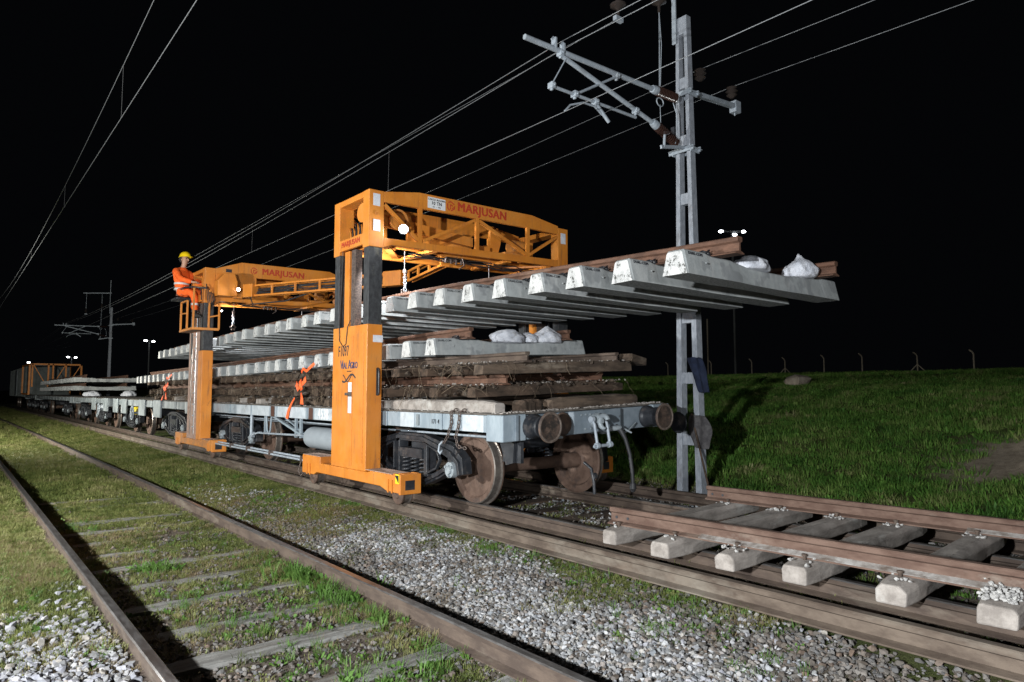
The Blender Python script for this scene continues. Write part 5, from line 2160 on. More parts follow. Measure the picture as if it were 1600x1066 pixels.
    for xx, zz in ((6.69, 6.45), (7.56, 6.83)):
        mb = MB()
        mb.lathe([(0, -.16), (.02, -.16), (.02, -.06), (.05, -.04), (.105, -.01), (.11, .01), (.05, .03), (.035, .05), (.035, .10), (.03, .16), (0, .16)],
                 (xx, y, zz), (0, 0, 1), 20)
        mb.build('hanging_insulator', M['glass_ins'], t)
    mb = MB()
    mb.box(6.62, 6.76, y - .03, y + .03, 6.23, 6.29)
    mb.cyl((6.69, y, 6.62), (6.69, y, 7.6), .012, n=6)
    mb.cyl((7.56, y, 7.0), (7.56, y, 7.6), .012, n=6)
    mb.bar((6.5, y, 7.6), (8.1, y + .09, 7.75), .05, .05)
    mb.build('upper_bracket', M['galv'], t)
    mb = MB()
    mb.bar((7.45, y - .08, 4.67), (8.02, y - .05, 4.80), .03, .05)
    mb.tube([(7.52, y - .08, 4.68), (7.54, y - .08, 4.88)], .02, 8)
    mb.build('lower_bracket', M['galv'], t, bevel=.003)
    mb = MB()
    mb.lathe([(0, 0), (.03, 0), (.085, .02), (.03, .05), (0, .06)], (7.53, y - .08, 4.86), (0, 0, 1), 16)
    mb.build('small_insulator', M['insulator'], t)
    return t


m1 = mast(5.86, 'tall pale overhead line mast standing at the foot of the grass bank')
mb = MB()
mb.box(8.035, 8.049, 5.99, 6.05, 5.05, 5.17)
mb.build('number_plate', M['black_print'], m1)
m2 = copy_tree(m1)
m2.location = (8.12, 51, 0)
m2['label'] = 'distant overhead line mast above the far end of the train'

# wires ------------------------------------------------------------
def wire(label, pts, r, m='wire', seg=24, sag=0.0, group='overhead wires'):
    P = []
    pts = [Vector(p) for p in pts]
    for a, c in zip(pts[:-1], pts[1:]):
        for i in range(seg):
            t_ = i / seg
            p = a.lerp(c, t_)
            p.z -= 4 * sag * t_ * (1 - t_)
            P.append(p)
    P.append(pts[-1])
    mb = MB()
    mb.tube(P, r * .8, 6)
    o = mb.build('overhead_wire', M[m])
    tag(o, label, 'wire', group)
    return o


R0 = .0075
Ym = 5.86
wire('contact wire of the train track, passing under the steady arm of the near mast', [(5.70, -14, 4.72), (5.68, Ym, 4.72), (5.62, 51, 4.80), (5.68, 96, 4.8)], .006)
wire('left one of the twin messenger wires crossing above the mast cantilever',
     [(5.69, -39, 5.62), (5.64, Ym, 5.60), (5.62, 51, 5.62), (5.64, 96, 5.6)], .007, sag=.35)
wire('right one of the twin messenger wires crossing above the mast cantilever',
     [(5.75, -39, 5.58), (5.72, Ym, 5.56), (5.68, 51, 5.58), (5.70, 96, 5.6)], .007, sag=.37)
wire('thin wire running up to the hanging insulator at the top edge', [(6.69, Ym, 6.27), (5.66, 22, 5.42)], .005)
wire('inner feeder wire on the first insulator right of the mast', [(8.54, -39, 6.1), (8.54, Ym, 6.15), (8.54, 51, 6.15), (8.54, 96, 6.15)], .006, sag=.3)
wire('outer feeder wire on the insulator at the end of the bracket arm', [(9.38, -39, 6.1), (9.38, Ym, 6.12), (9.38, 51, 6.12), (9.38, 96, 6.1)], .006, sag=.3)
wire('contact wire over the foreground track, at the upper left', [(1.80, -30, 5.33), (1.80, 51, 5.30), (1.7, 90, 5.3)], .006)
wire('messenger wire over the foreground track, leftmost in the sky', [(1.80, -39, 6.5), (1.80, 6, 6.5), (1.80, 51, 6.4), (1.8, 96, 6.4)], .006, sag=.9, seg=30)
for i, y in enumerate((11.2, 17.5, 25)):
    tt_ = (y - 6) / 45
    zt = 6.5 - .1 * tt_ - 3.6 * tt_ * (1 - tt_)
    mb = MB()
    mb.tube([(1.80, y, 5.32), (1.80, y, zt)], .003, 5)
    tag(mb.build('wire_dropper', M['wire_dark']), ['topmost', 'middle', 'lowest'][i] + ' thin dropper between the two wires over the foreground track', 'dropper',
        'droppers of the overhead line')
for i, y in enumerate((10.2, 17.0, 24)):
    mb = MB()
    zt = 5.56 - .33 * (1 - ((y - 28.4) / 22.6) ** 2)
    mb.tube([(5.68, y, 4.73), (5.69, y, zt)], .003, 5)
    tag(mb.build('wire_dropper', M['wire_dark']), ['nearest', 'second', 'farthest'][i] + ' thin dropper below the twin messenger wires', 'dropper', 'droppers of the overhead line')

# clothes, hat and pole left at the mast ---------------------------
def cloth(label, pts_grid, m, name='garment'):
    """pts_grid rows of points -> smooth double sided sheet with thickness"""
    rows = len(pts_grid)
    cols = len(pts_grid[0])
    vs = [p for r_ in pts_grid for p in r_]
    fs = []
    for i in range(rows - 1):
        for j in range(cols - 1):
            fs.append((i * cols + j, i * cols + j + 1, (i + 1) * cols + j + 1, (i + 1) * cols + j))
    mb = MB()
    mb.add(vs, fs, 0, True)
    o = mb.build(name, m)
    s = o.modifiers.new('thick', 'SOLIDIFY')
    s.thickness = .02
    b = o.modifiers.new('sub', 'SUBSURF')
    b.levels = 2
    b.render_levels = 2
    tag(o, label, 'clothes')
    return o


def hang(xc, y0, z0, rowsw, dz, seed, shift):
    r = random.Random(seed)
    G = []
    for i, w in enumerate(rowsw):
        row = []
        for j in range(7):
            t_ = j / 6 - .5
            row.append((xc + .03 * math.sin(j * 2.1 + i * .8) + r.uniform(-.008, .008) - .02, y0 - shift * i - t_ * w, z0 - dz * i + r.uniform(-.01, .01)))
        G.append(row)
    return G


cloth('dark blue trousers hung on the right leg of the near mast', hang(8.02, 5.70, 1.78, [.26, .25, .22, .20, .19, .17], .10, 1, .035), M['navy'], 'trousers')
cloth('grey work jacket hung on the mast below the blue trousers', hang(8.01, 5.66, .98, [.26, .36, .40, .28, .22], .115, 2, .02), M['grey_cloth'], 'jacket')
mb = MB()
mb.lathe([(0, -.012), (.14, -.012), (.15, 0), (.14, .012), (0, .02)], (8.035, 6.01, .86), (-1, 0, 0.0), 28)
mb.lathe([(0, .0), (.05, .0), (.045, .03), (0, .035)], (8.03, 6.01, .86), (-1, 0, 0), 16)
o = mb.build('disc', M['black'])
o.scale = (1, 1, 1)
tag(o, 'round black disc hanging on the left leg of the near mast', 'disc')
mb = MB()
mb.tube([(8.0, 5.76, 1.0), (7.86, 5.40, .0), (7.82, 5.30, -.12)], .014, 8)
tag(mb.build('tool_handle', M['timber_dark']), 'long dark tool handle leaning against the near mast', 'tool')

# ------------------------------------------------------------------ fence posts along the crest, rock, far lamps
for i, y in enumerate((36.5, 32.2, 28.6, 25.9, 23.0, 20.4, 17.0, 13.9, 11.0, 8.0)):
    x = 47.5
    z = float(ground_h(np.array(x), np.array(y)))
    t = thing('fence_post', (x, y, z), '', 'fence post', 'concrete posts of the fence along the bank crest')
    mb = MB()
    mb.tube([(x, y, z - .3), (x, y, z + 1.05), (x, y + .06, z + 1.18), (x, y + .22, z + 1.32)], .05, 6)
    mb.build('post', M['fence_post'], t)
    br = i in (5, 7)
    if i in (2, 4, 8):
        mb = MB()
    if i in (3, 6, 9):
        for s in (-1, 1):
            mb = MB()
            mb.tube([(x, y, z + .55), (x, y + s * .62, z - .1)], .035, 6)
            mb.build('brace', M['fence_post'], t)
    names = ['at the left, half lost in the dark', 'second from the left along the crest', 'left of the braced post beyond the mast',
             'with two braces, first one right of the mast', 'just right of the first braced post', 'midway between the two braced posts beyond the bank',
             'with two braces, in the middle of the bank crest', 'first plain post right of the middle braced post',
             'near the right picture edge, plain', 'with two braces at the right picture edge']
    t['label'] = 'pale bent-top fence post ' + names[i]
mb = MB()
rb = rock_mesh('boulder', M['rock'], 99, 40, .7)
zr = float(ground_h(np.array(18.0), np.array(9.45)))
o = link('boulder', rb, None, loc=(18.0, 9.45, zr + .10), scale=(.48, .48, .36))
tag(o, 'brown boulder lying in the grass near the top of the bank', 'rock')


def lamp_pole(label, x, y, z0, z1, heads, r, s=1.0, headr=.25):
    t = thing('flood_light_mast', (x, y, z0), label, 'flood light', 'distant lit flood light masts')
    mb = MB()
    mb.tube([(x, y, z0), (x, y, z1)], r, 6)
    mb.build('pole', M['far_steel'], t)
    if len(heads) > 1:
        mb = MB()
        mb.bar((x + heads[0][0], y + heads[0][1], z1), (x + heads[-1][0], y + heads[-1][1], z1), r * 1.2, r * 1.2)
        mb.build('crossarm', M['far_steel'], t)
    for h in heads:
        mb = MB()
        mb.lathe([(0, -headr * .5), (headr * .7, -headr * .4), (headr, 0), (headr * .7, headr * .4), (0, headr * .5)],
                 (x + h[0], y + h[1], z1 + h[2]), (0, 0, 1), 14)
        mb.build('lit_lamp', M['far_bulb'], t)


lamp_pole('twin-headed lit flood light behind the tail of the lifted panel', 13.5, 66, 0, 5.7, [(-.36, -.3, 0), (.36, .3, 0)], .06, headr=.15)
lamp_pole('twin-headed lit flood light above the distant orange frame', 10.9, 92, 0, 5.2, [(-.4, -.3, 0), (.4, .3, 0)], .06, headr=.16)
lamp_pole('single lit lamp low at the left, above the covered wagon', 6.9, 92, 0, 4.5, [(0, 0, 0)], .05, headr=.15)
lamp_pole('three-headed lit flood light beside the near mast, above the hanging panel', 60, 37.9, 2, 17.3, [(-.9, .7, 0), (.1, -.2, -.35), (.9, -.7, 0)], .12,
          headr=.24)
mb = MB()
mb.cyl((50, 34.2, 2), (50, 34.2, 7.5), .07, n=6)
tag(mb.build('pole', M['fence_post']), 'thin unlit pole right of the near mast, fading into the dark', 'pole')
t = thing('lamp_post', (58, 9.55, 2.5), 'small lamp post at the right edge of the bank crest', 'lamp post')
mb = MB()
mb.tube([(58, 9.55, 2.5), (58, 9.5, 4.55)], .04, 6)
mb.build('pole', M['fence_post'], t)
mb = MB()
mb.lathe([(0, 0), (.35, .02), (.35, .06), (0, .14)], (58, 9.5, 4.5), (0, 0, 1), 14)
mb.build('lamp_head', M['white_tape'], t)

# work lights that light the site (left of the picture), and the added fill light
for q, (L, tg) in enumerate(((FLOOD_A, (6, 9, 1.6)), (FLOOD_B, (4.5, 8.5, 1.3)), (FLOOD_C, (3.5, 28, .4)), (FILL_D, (9, 8, .8)))):
    t = thing('work_and_fill_light', (L[0], L[1], -.33), ['portable work light on a tripod left of the photographer',
                                                 'portable work light on a tripod standing in the grass left of the track',
                                                 'portable work light on a tripod far back in the grass',
                                                 'added fill light on a stand behind the photographer'][q], 'work light')
    d = (Vector(tg) - Vector(L)).normalized()
    mb = MB()
    back = Vector(L) - d * .16
    mb.cyl(back - d * .10, back - d * .02, .09, .15, 16)
    mb.build('lamp_head', M['yellow'], t)
    mb = MB()
    mb.tube([(L[0], L[1], .7), back - d * .06], .02, 8)
    mb.build('pole', M['galv'], t)
    for a in range(3):
        mb = MB()
        mb.tube([(L[0], L[1], .8), (L[0] + .55 * math.cos(a * 2.1), L[1] + .55 * math.sin(a * 2.1), -.33)], .014, 6)
        mb.build('leg', M['galv'], t)

# ------------------------------------------------------------------ operator
def skin(name, joints, edges, m, parent, levels=2, root=0):
    me = bpy.data.meshes.new(name)
    me.from_pydata([j[0] for j in joints], edges, [])
    me.materials.append(m)
    o = link(name, me, parent)
    o.modifiers.new('skin', 'SKIN')
    sv = me.skin_vertices[0].data
    for i, j in enumerate(joints):
        r_ = j[1] if isinstance(j[1], tuple) else (j[1], j[1])
        sv[i].radius = r_
        sv[i].use_root = (i == root)
    s = o.modifiers.new('sub', 'SUBSURF')
    s.levels = s.render_levels = levels
    o.modifiers['skin'].use_smooth_shade = True
    if m is M['hiviz']:
        tx = bpy.data.textures.get('creases') or bpy.data.textures.new('creases', 'CLOUDS')
        tx.noise_scale = .07
        dm = o.modifiers.new('creases', 'DISPLACE')
        dm.texture = tx
        dm.strength = .035
        dm.mid_level = .5
    return o


HP = Vector((3.87, 15.98, 3.44))
per = thing('person', (3.87, 15.98, 3.31), 'seated operator in orange work suit and yellow helmet, hands on the rear gantry levers', 'person')
F = Vector((.52, -.854, 0))      # facing
Sd = Vector((-.854, -.52, 0))    # the person's right (towards the camera side)
U = Vector((0, 0, 1))
def pp(f, s, u):
    v = HP + F * f + Sd * s + U * u - Vector((3.87, 15.98, 3.31))
    return tuple(v)


# continuous body
J, E = [], []
def add(p, r, par=None):
    J.append((pp(*p), r))
    if par is not None:
        E.append((par, len(J) - 1))
    return len(J) - 1


pel = add((0, 0, .03), (.12, .10))
ab = add((-.02, 0, .20), (.11, .095), pel)
cst = add((-.02, 0, .40), (.13, .10), ab)
nk0 = add((.0, 0, .54), (.07, .06), cst)
nk = add((.03, 0, .60), (.048, .048), nk0)
hd0 = add((.05, 0, .66), (.068, .062), nk)
hd1 = add((.055, 0, .75), (.082, .074), hd0)
hd2 = add((.045, 0, .82), (.07, .066), hd1)
for s in (-1, 1):
    h = add((.03, s * .09, .02), .085, pel)
    kn = add((.42, s * .11, -.03 + .03 * (s < 0)), .062, h)
    an = add((.40 + .06 * s, s * .11, -.44), .042, kn)
    ft = add((.42 + .06 * s, s * .11, -.50), .04, an)
    toe = add((.54 + .06 * s, s * .12, -.52), .028, ft)
    sh = add((.0, s * .17, .47), .062, cst)
    el = add((.20, s * .24, .27), .045, sh)
    wr = add((.44, s * .15, .20), .028, el)
    pa = add((.50, s * .14, .195), (.032, .02), wr)
    for q in range(4):
        a = add((.55, s * (.14 + (q - 1.5) * .02), .195), .0105, pa)
        b = add((.575, s * (.14 + (q - 1.5) * .02), .175), .0095, a)
        c = add((.565, s * (.14 + (q - 1.5) * .02), .15), .008, b)
    th = add((.50, s * .105, .185), .011, pa)
    th2 = add((.53, s * .10, .165), .010, th)
skin('body', J, E, M['skin'], per, 1, 0)
# jacket
J, E = [], []
a0 = add((.0, 0, .02), (.165, .135))
a1 = add((-.02, 0, .20), (.155, .13), a0)
a2 = add((-.02, 0, .40), (.17, .135), a1)
a3 = add((.005, 0, .53), (.095, .08), a2)
a4 = add((.025, 0, .58), (.066, .062), a3)
for s in (-1, 1):
    b0 = add((-.0, s * .18, .46), .085, a2)
    b1 = add((.11, s * .225, .34), .072, b0)
    b2 = add((.21, s * .24, .26), .066, b1)
    b3 = add((.42, s * .155, .205), .048, b2)
skin('jacket', J, E, M['hiviz'], per, 2, 0)
J, E = [], []
a0 = add((.0, 0, .0), (.15, .12))
for s in (-1, 1):
    b0 = add((.10, s * .10, .015), .098, a0)
    b1 = add((.40, s * .11, -.02 + .03 * (s < 0)), .085, b0)
    b2 = add((.435 + .03 * s, s * .11, -.14), .075, b1)
    b3 = add((.41 + .06 * s, s * .11, -.43), .068, b2)
skin('trousers', J, E, M['hiviz'], per, 2, 0)
# belt bands
def band(c, d, r, w, name='reflective_band', m='reflect'):
    mb_ = MB()
    P = Vector(pp(*c))
    D_ = (F * d[0] + Sd * d[1] + U * d[2]).normalized()
    mb_.lathe([(r * .96, -w), (r, -w), (r, w), (r * .96, w)], P, D_, 28)
    me = mb_.mesh(name, [M[m]])
    o = link(name, me, per)
    return o


def oval(c, ru, rv, w, name='reflective_band', m='reflect', tilt=0):
    mb_ = MB()
    vs, fs = [], []
    n_ = 28
    for z in (-w, w):
        for i in range(n_):
            th = 2 * PI * i / n_
            vs.append(pp(c[0] + rv * math.cos(th), c[1] + ru * math.sin(th), c[2] + z + tilt * math.cos(th)))
    for i in range(n_):
        fs.append((i, (i + 1) % n_, n_ + (i + 1) % n_, n_ + i))
    mb_.add(vs, fs, 0, True)
    o = link(name, mb_.mesh(name, [M[m]]), per)
    s_ = o.modifiers.new('t', 'SOLIDIFY')
    s_.thickness = .006
    return o


oval((-.015, 0, .20), .163, .142, .022)
oval((-.005, 0, .08), .165, .145, .022)
for s in (-1, 1):
    band((.422 + .045 * s, s * .11, -.28), (-.06, 0, 1), .078, .022)
# boots
for s in (-1, 1):
    mb = MB()
    c = [pp(.37 + .06 * s, s * .11, -.50), pp(.44 + .06 * s, s * .11, -.51), pp(.53 + .06 * s, s * .115, -.53), pp(.59 + .06 * s, s * .12, -.54)]
    mb.tube(c, [.05, .055, .047, .03], 12)
    mb.tube([pp(.40 + .06 * s, s * .11, -.50), pp(.405 + .06 * s, s * .11, -.40)], [.052, .056], 12)
    link('boot', mb.mesh('boot', [M['boot']]), per)
# head details
mb = MB()
hp = Vector(pp(.055, 0, .80))
vs, fs = [], []
NR, NC = 9, 28
for i in range(NR):
    ph = i / (NR - 1) * PI / 2
    for j in range(NC):
        th = 2 * PI * j / NC
        r_ = math.cos(ph)
        ridge = 1 + .03 * (abs(math.sin(th)) < .25) * math.sin(ph) * 1
        vs.append(hp + F * (.128 * r_ * math.cos(th)) + Sd * (.108 * r_ * math.sin(th)) + U * (.115 * math.sin(ph) * ridge))
for i in range(NR - 1):
    for j in range(NC):
        j2 = (j + 1) % NC
        fs.append((i * NC + j, i * NC + j2, (i + 1) * NC + j2, (i + 1) * NC + j))
mb.add(vs, fs, 0, True)
vs, fs = [], []
for j in range(NC):
    th = 2 * PI * j / NC
    e = .016 + (.05 * max(0, math.cos(th)) ** 2)
    vs += [hp + F * (.128 * math.cos(th)) + Sd * (.108 * math.sin(th)),
           hp + F * ((.128 + e) * math.cos(th)) + Sd * ((.108 + e * .6) * math.sin(th)) - U * .012,
           hp + F * ((.125 + e) * math.cos(th)) + Sd * ((.106 + e * .6) * math.sin(th)) - U * .018,
           hp + F * (.122 * math.cos(th)) + Sd * (.104 * math.sin(th)) - U * .010]
for j in range(NC):
    j2 = (j + 1) % NC
    for k_ in range(3):
        fs.append((j * 4 + k_, j2 * 4 + k_, j2 * 4 + k_ + 1, j * 4 + k_ + 1))
mb.add(vs, fs, 0, True)
link('hard_hat', mb.mesh('hard_hat', [M['helmet']]), per)
mb = MB()
mb.tube([pp(.125, 0, .755), pp(.15, 0, .715), pp(.135, 0, .70)], [.012, .017, .010], 8)
link('nose', mb.mesh('nose', [M['skin']]), per)
for s in (-1, 1):
    mb = MB()
    mb.lathe([(0, -.006), (.011, -.005), (.012, 0), (.008, .004), (0, .005)], pp(.130, s * .032, .752), F, 10)
    link('eye', mb.mesh('eye', [M['hair']]), per)
    mb = MB()
    mb.lathe([(0, -.01), (.018, -.008), (.022, .0), (.014, .008), (0, .006)], pp(.045, s * .078, .725), Sd * s, 12)
    link('ear', mb.mesh('ear', [M['skin']]), per)
mb = MB()
mb.tube([pp(.125, -.025, .672), pp(.136, 0, .670), pp(.125, .025, .672)], .006, 6)
link('mouth', mb.mesh('mouth', [plain('lips', (.30, .12, .09), .6)]), per)
mb = MB()
mb.tube([pp(-.035, 0, .80), pp(-.045, 0, .74), pp(-.03, 0, .69)], [.05, .055, .035], 12)
link('hair', mb.mesh('hair', [M['hair']]), per)


# ------------------------------------------------------------------ scattered ground cover (stuff)
def variants(name, meshes):
    c = bpy.data.collections.new(name)
    for i, me in enumerate(meshes):
        o = bpy.data.objects.new(name + '_source', me)
        c.objects.link(o)
    return c


def scatter(name, P, rot, sc, col, nvar, kind_label, cat):
    me = bpy.data.meshes.new(name)
    me.vertices.add(len(P))
    me.vertices.foreach_set('co', np.asarray(P, dtype=np.float32).ravel())
    for an, ty, key, dat in (('rot', 'FLOAT_VECTOR', 'vector', rot), ('sc', 'FLOAT_VECTOR', 'vector', sc)):
        a = me.attributes.new(an, ty, 'POINT')
        a.data.foreach_set(key, np.asarray(dat, dtype=np.float32).ravel())
    a = me.attributes.new('vi', 'INT', 'POINT')
    a.data.foreach_set('value', rng.integers(0, nvar, len(P)).astype(np.int32))
    me.update()
    o = link(name, me)
    o['kind'] = 'stuff'
    o['label'] = kind_label
    o['category'] = cat
    nt = bpy.data.node_groups.new(name + '_scatter', 'GeometryNodeTree')
    nt.interface.new_socket('Geometry', in_out='INPUT', socket_type='NodeSocketGeometry')
    nt.interface.new_socket('Geometry', in_out='OUTPUT', socket_type='NodeSocketGeometry')
    gi = nt.nodes.new('NodeGroupInput')
    go = nt.nodes.new('NodeGroupOutput')
    ci = nt.nodes.new('GeometryNodeCollectionInfo')
    ci.inputs['Collection'].default_value = col
    ci.inputs['Separate Children'].default_value = True
    ci.inputs['Reset Children'].default_value = True
    ip = nt.nodes.new('GeometryNodeInstanceOnPoints')
    ip.inputs['Pick Instance'].default_value = True
    def attr(n_, ty):
        q = nt.nodes.new('GeometryNodeInputNamedAttribute')
        q.data_type = ty
        q.inputs['Name'].default_value = n_
        return q.outputs['Attribute']
    er = nt.nodes.new('FunctionNodeEulerToRotation')
    nt.links.new(attr('rot', 'FLOAT_VECTOR'), er.inputs[0])
    nt.links.new(gi.outputs[0], ip.inputs['Points'])
    nt.links.new(ci.outputs[0], ip.inputs['Instance'])
    nt.links.new(attr('vi', 'INT'), ip.inputs['Instance Index'])
    nt.links.new(er.outputs[0], ip.inputs['Rotation'])
    nt.links.new(attr('sc', 'FLOAT_VECTOR'), ip.inputs['Scale'])
    nt.links.new(ip.outputs[0], go.inputs[0])
    md = o.modifiers.new('scatter', 'NODES')
    md.node_group = nt
    return o


# what the camera can see on the ground, so nothing is scattered behind it
cr = np.array([0.77055, -0.63737])
cf = np.array([0.63563, 0.76845])


def visible(X, Y, margin=.12):
    d = X * cf[0] + Y * cf[1]
    s = X * cr[0] + Y * cr[1]
    return (d > .6) & (np.abs(s) < d * (.75 + margin) + .8)


stone_c = variants('ballast_stone', [rock_mesh('ballast_stone', M['stone'], 200 + s, 13, random.uniform(.55, .8)) for s in range(10)])
dust_c = variants('dusty_stone', [rock_mesh('dusty_stone', M['stone_dusty'], 300 + s, 13, random.uniform(.55, .8)) for s in range(8)])
brown_c = variants('earthy_stone', [rock_mesh('earthy_stone', M['stone_brown'], 400 + s, 13, random.uniform(.55, .8)) for s in range(8)])


def stone_field(name, N, bounds, accept, col, nv, s0, s1, label, lift=.2):
    X = rng.uniform(bounds[0], bounds[1], N)
    Y = rng.uniform(bounds[2], bounds[3], N)
    ok = (rng.random(N) < accept(X, Y)) & visible(X, Y)
    for xr in (.975, 2.645, 4.245):
        ok &= (np.abs(X - xr) > .05)
    X, Y = X[ok], Y[ok]
    S = rng.uniform(0, 1, len(X)) ** 1.9 * (s1 - s0) + s0
    Z = ground_h(X, Y) + S * (lift + rng.uniform(-.2, .45, len(X)))
    rot = np.stack([rng.uniform(-.5, .5, len(X)), rng.uniform(-.5, .5, len(X)), rng.uniform(0, 6.28, len(X))], 1)
    sc = np.stack([S, S, S], 1)
    print(name, len(X))
    return scatter(name, np.stack([X, Y, Z], 1), rot, sc, col, nv, label, 'gravel')


def white_strip(X, Y):
    """the bright fresh gravel between the foreground track and the guide rail"""
    n_ = fbm(X, Y, .5, 51)
    c = np.interp(Y, [0, 2, 3.5, 5.5, 7.5], [2.95, 3.1, 3.28, 3.40, 3.45])
    w = np.interp(Y, [0, 1.5, 3, 5, 6.8, 7.6], [.28, .36, .48, .55, .42, 0])
    return np.clip(1.25 - np.abs(X - c) / np.maximum(w, .01) + (n_ - .5) * 3.0, 0, 1) * np.clip((7.6 - Y) * 1.2 + (n_ - .5) * 4, 0, 1)


near_f = lambda Y: np.interp(Y, [1, 5, 8, 12, 20], [1, .95, .6, .35, .15])
stone_field('gravel', 46000, (2.72, 4.2, 0.3, 8.0), lambda X, Y: white_strip(X, Y) * .95, stone_c, 10, .008, .029,
            'pale ballast gravel heaped between the foreground track and the guide rail')
stone_field('gravel', 12000, (2.75, 4.2, 0.3, 7.5), lambda X, Y: (.45 + .55 * white_strip(X, Y)) * np.clip((fbm(X, Y, .7, 77) - .54) * 8, 0, 1), dust_c, 8, .012, .028,
            'whitest dusted stones among the ballast beside the guide rail', .35)
stone_field('gravel', 30000, (-1.6, .95, 2.2, 9.5),
            lambda X, Y: np.clip(1.25 - grass_amt(X, Y) * 1.35 - np.interp(Y, [6, 9.5], [0, .7]), 0, 1), dust_c, 8, .014, .042,
            'whitish ballast gravel at the lower left, left of the foreground track')
stone_field('gravel', 52000, (2.72, 4.2, .3, 10), lambda X, Y: (1 - white_strip(X, Y) * .6) * .9 * near_f(Y) *
            np.clip(1.2 - grass_amt(X, Y), 0, 1), brown_c, 8, .009, .032, 'earth coloured stones at the edges of the gravel strip')
stone_field('gravel', 20000, (.95, 2.68, 1.5, 13), lambda X, Y: .75 * near_f(Y) * np.clip(1.05 - grass_amt(X, Y), 0, 1) *
            (np.abs(((Y - 3.05) / .70 + .5) % 1 - .5) > .14), brown_c, 8, .010, .027, 'dark earthy ballast between the foreground sleepers')
stone_field('gravel', 26000, (4.3, 8.5, .3, 12), lambda X, Y: .6 * near_f(Y), brown_c, 8, .012, .030,
            'brown ballast stones under the wagons and the loose panel')
stone_field('gravel', 3500, (4.9, 7.4, 2.5, 9), lambda X, Y: .7 * near_f(Y), stone_c, 10, .012, .034,
            'grey stones strewn between the train rails')
stone_field('gravel', 2600, (2.8, 4.2, 8.6, 12.2), lambda X, Y: np.clip((fbm(X, Y, .8, 91) - .45) * 5, 0, 1), stone_c, 10, .015, .035,
            'patch of pale stones beside the gantry foot')


# grass
def blade_mat(name, cols):
    def f(nt, b):
        oi = nt.nodes.new('ShaderNodeObjectInfo')
        p = pos(nt)
        big = noise(nt, p, 1.1, 4, .6)
        st = [(i / max(1, len(cols) - 1), c) for i, c in enumerate(cols)]
        m_ = nt.nodes.new('ShaderNodeMath')
        m_.operation = 'MULTIPLY_ADD'
        nt.links.new(oi.outputs['Random'], m_.inputs[0])
        m_.inputs[1].default_value = .5
        a_ = nt.nodes.new('ShaderNodeMath')
        a_.operation = 'MULTIPLY_ADD'
        nt.links.new(big, a_.inputs[0])
        a_.inputs[1].default_value = 1.6
        a_.inputs[2].default_value = -.55
        nt.links.new(a_.outputs[0], m_.inputs[2])
        col = ramp(nt, m_.outputs[0], st)
        nt.links.new(col, b.inputs['Base Color'])
        b.inputs['Roughness'].default_value = .6
        b.inputs['Specular IOR Level'].default_value = .25
        tr = nt.nodes.new('ShaderNodeBsdfTranslucent')
        nt.links.new(col, tr.inputs[0])
        ms = nt.nodes.new('ShaderNodeMixShader')
        ms.inputs[0].default_value = .25
        out = [n_ for n_ in nt.nodes if n_.type == 'OUTPUT_MATERIAL'][0]
        nt.links.new(b.outputs[0], ms.inputs[1])
        nt.links.new(tr.outputs[0], ms.inputs[2])
        nt.links.new(ms.outputs[0], out.inputs[0])
    return mat(name, f)


M['grass_lawn'] = blade_mat('short_grass', [(0.055, 0.07, 0.018), (0.09, 0.118, 0.028), (0.155, 0.18, 0.05), (0.24, 0.235, 0.09), (0.31, 0.275, 0.15)])
M['grass_bank'] = blade_mat('bank_grass', [(0.03, 0.085, 0.016), (0.07, 0.17, 0.03), (0.13, 0.26, 0.045), (0.20, 0.26, 0.075), (0.30, 0.27, 0.14)])
M['grass_weed'] = blade_mat('lush_weeds', [(0.06, 0.13, 0.02), (0.09, 0.18, 0.035), (0.14, 0.22, 0.05)])
M['grass_dry'] = blade_mat('dry_grass', [(0.22, 0.17, 0.09), (0.28, 0.22, 0.12), (0.17, 0.12, 0.07)])


def tuft(name, m, n_, h, spread, w, seed, lean=.6, leaf=False):
    r_ = random.Random(seed)
    mb_ = MB()
    for i in range(n_):
        a = r_.uniform(0, 2 * PI)
        rad = spread * math.sqrt(r_.random())
        bx, by = rad * math.cos(a), rad * math.sin(a)
        hh = h * r_.uniform(.45, 1.1)
        la = a + r_.uniform(-.9, .9)
        ln = hh * lean * r_.uniform(.2, 1.3)
        dx, dy = math.cos(la), math.sin(la)
        ww = w * r_.uniform(.6, 1.2)
        sx, sy = -dy * ww, dx * ww
        if leaf:
            pts = [(0, 0, .3), (.35, .35, 1.0), (.75, .7, 1.0), (1.0, .85, .15)]
        else:
            pts = [(0, 0, 1.0), (.35, .55, .85), (.8, .92, .5), (1.0, .98, .06)]
        vs_ = []
        for (f_, z_, w_) in pts:
            cx, cy, cz = bx + dx * ln * f_, by + dy * ln * f_, hh * z_
            vs_ += [(cx - sx * w_, cy - sy * w_, cz), (cx + sx * w_, cy + sy * w_, cz)]
        mb_.add(vs_, [(0, 1, 3, 2), (2, 3, 5, 4), (4, 5, 7, 6)], 0, True)
    return mb_.mesh(name, [m])


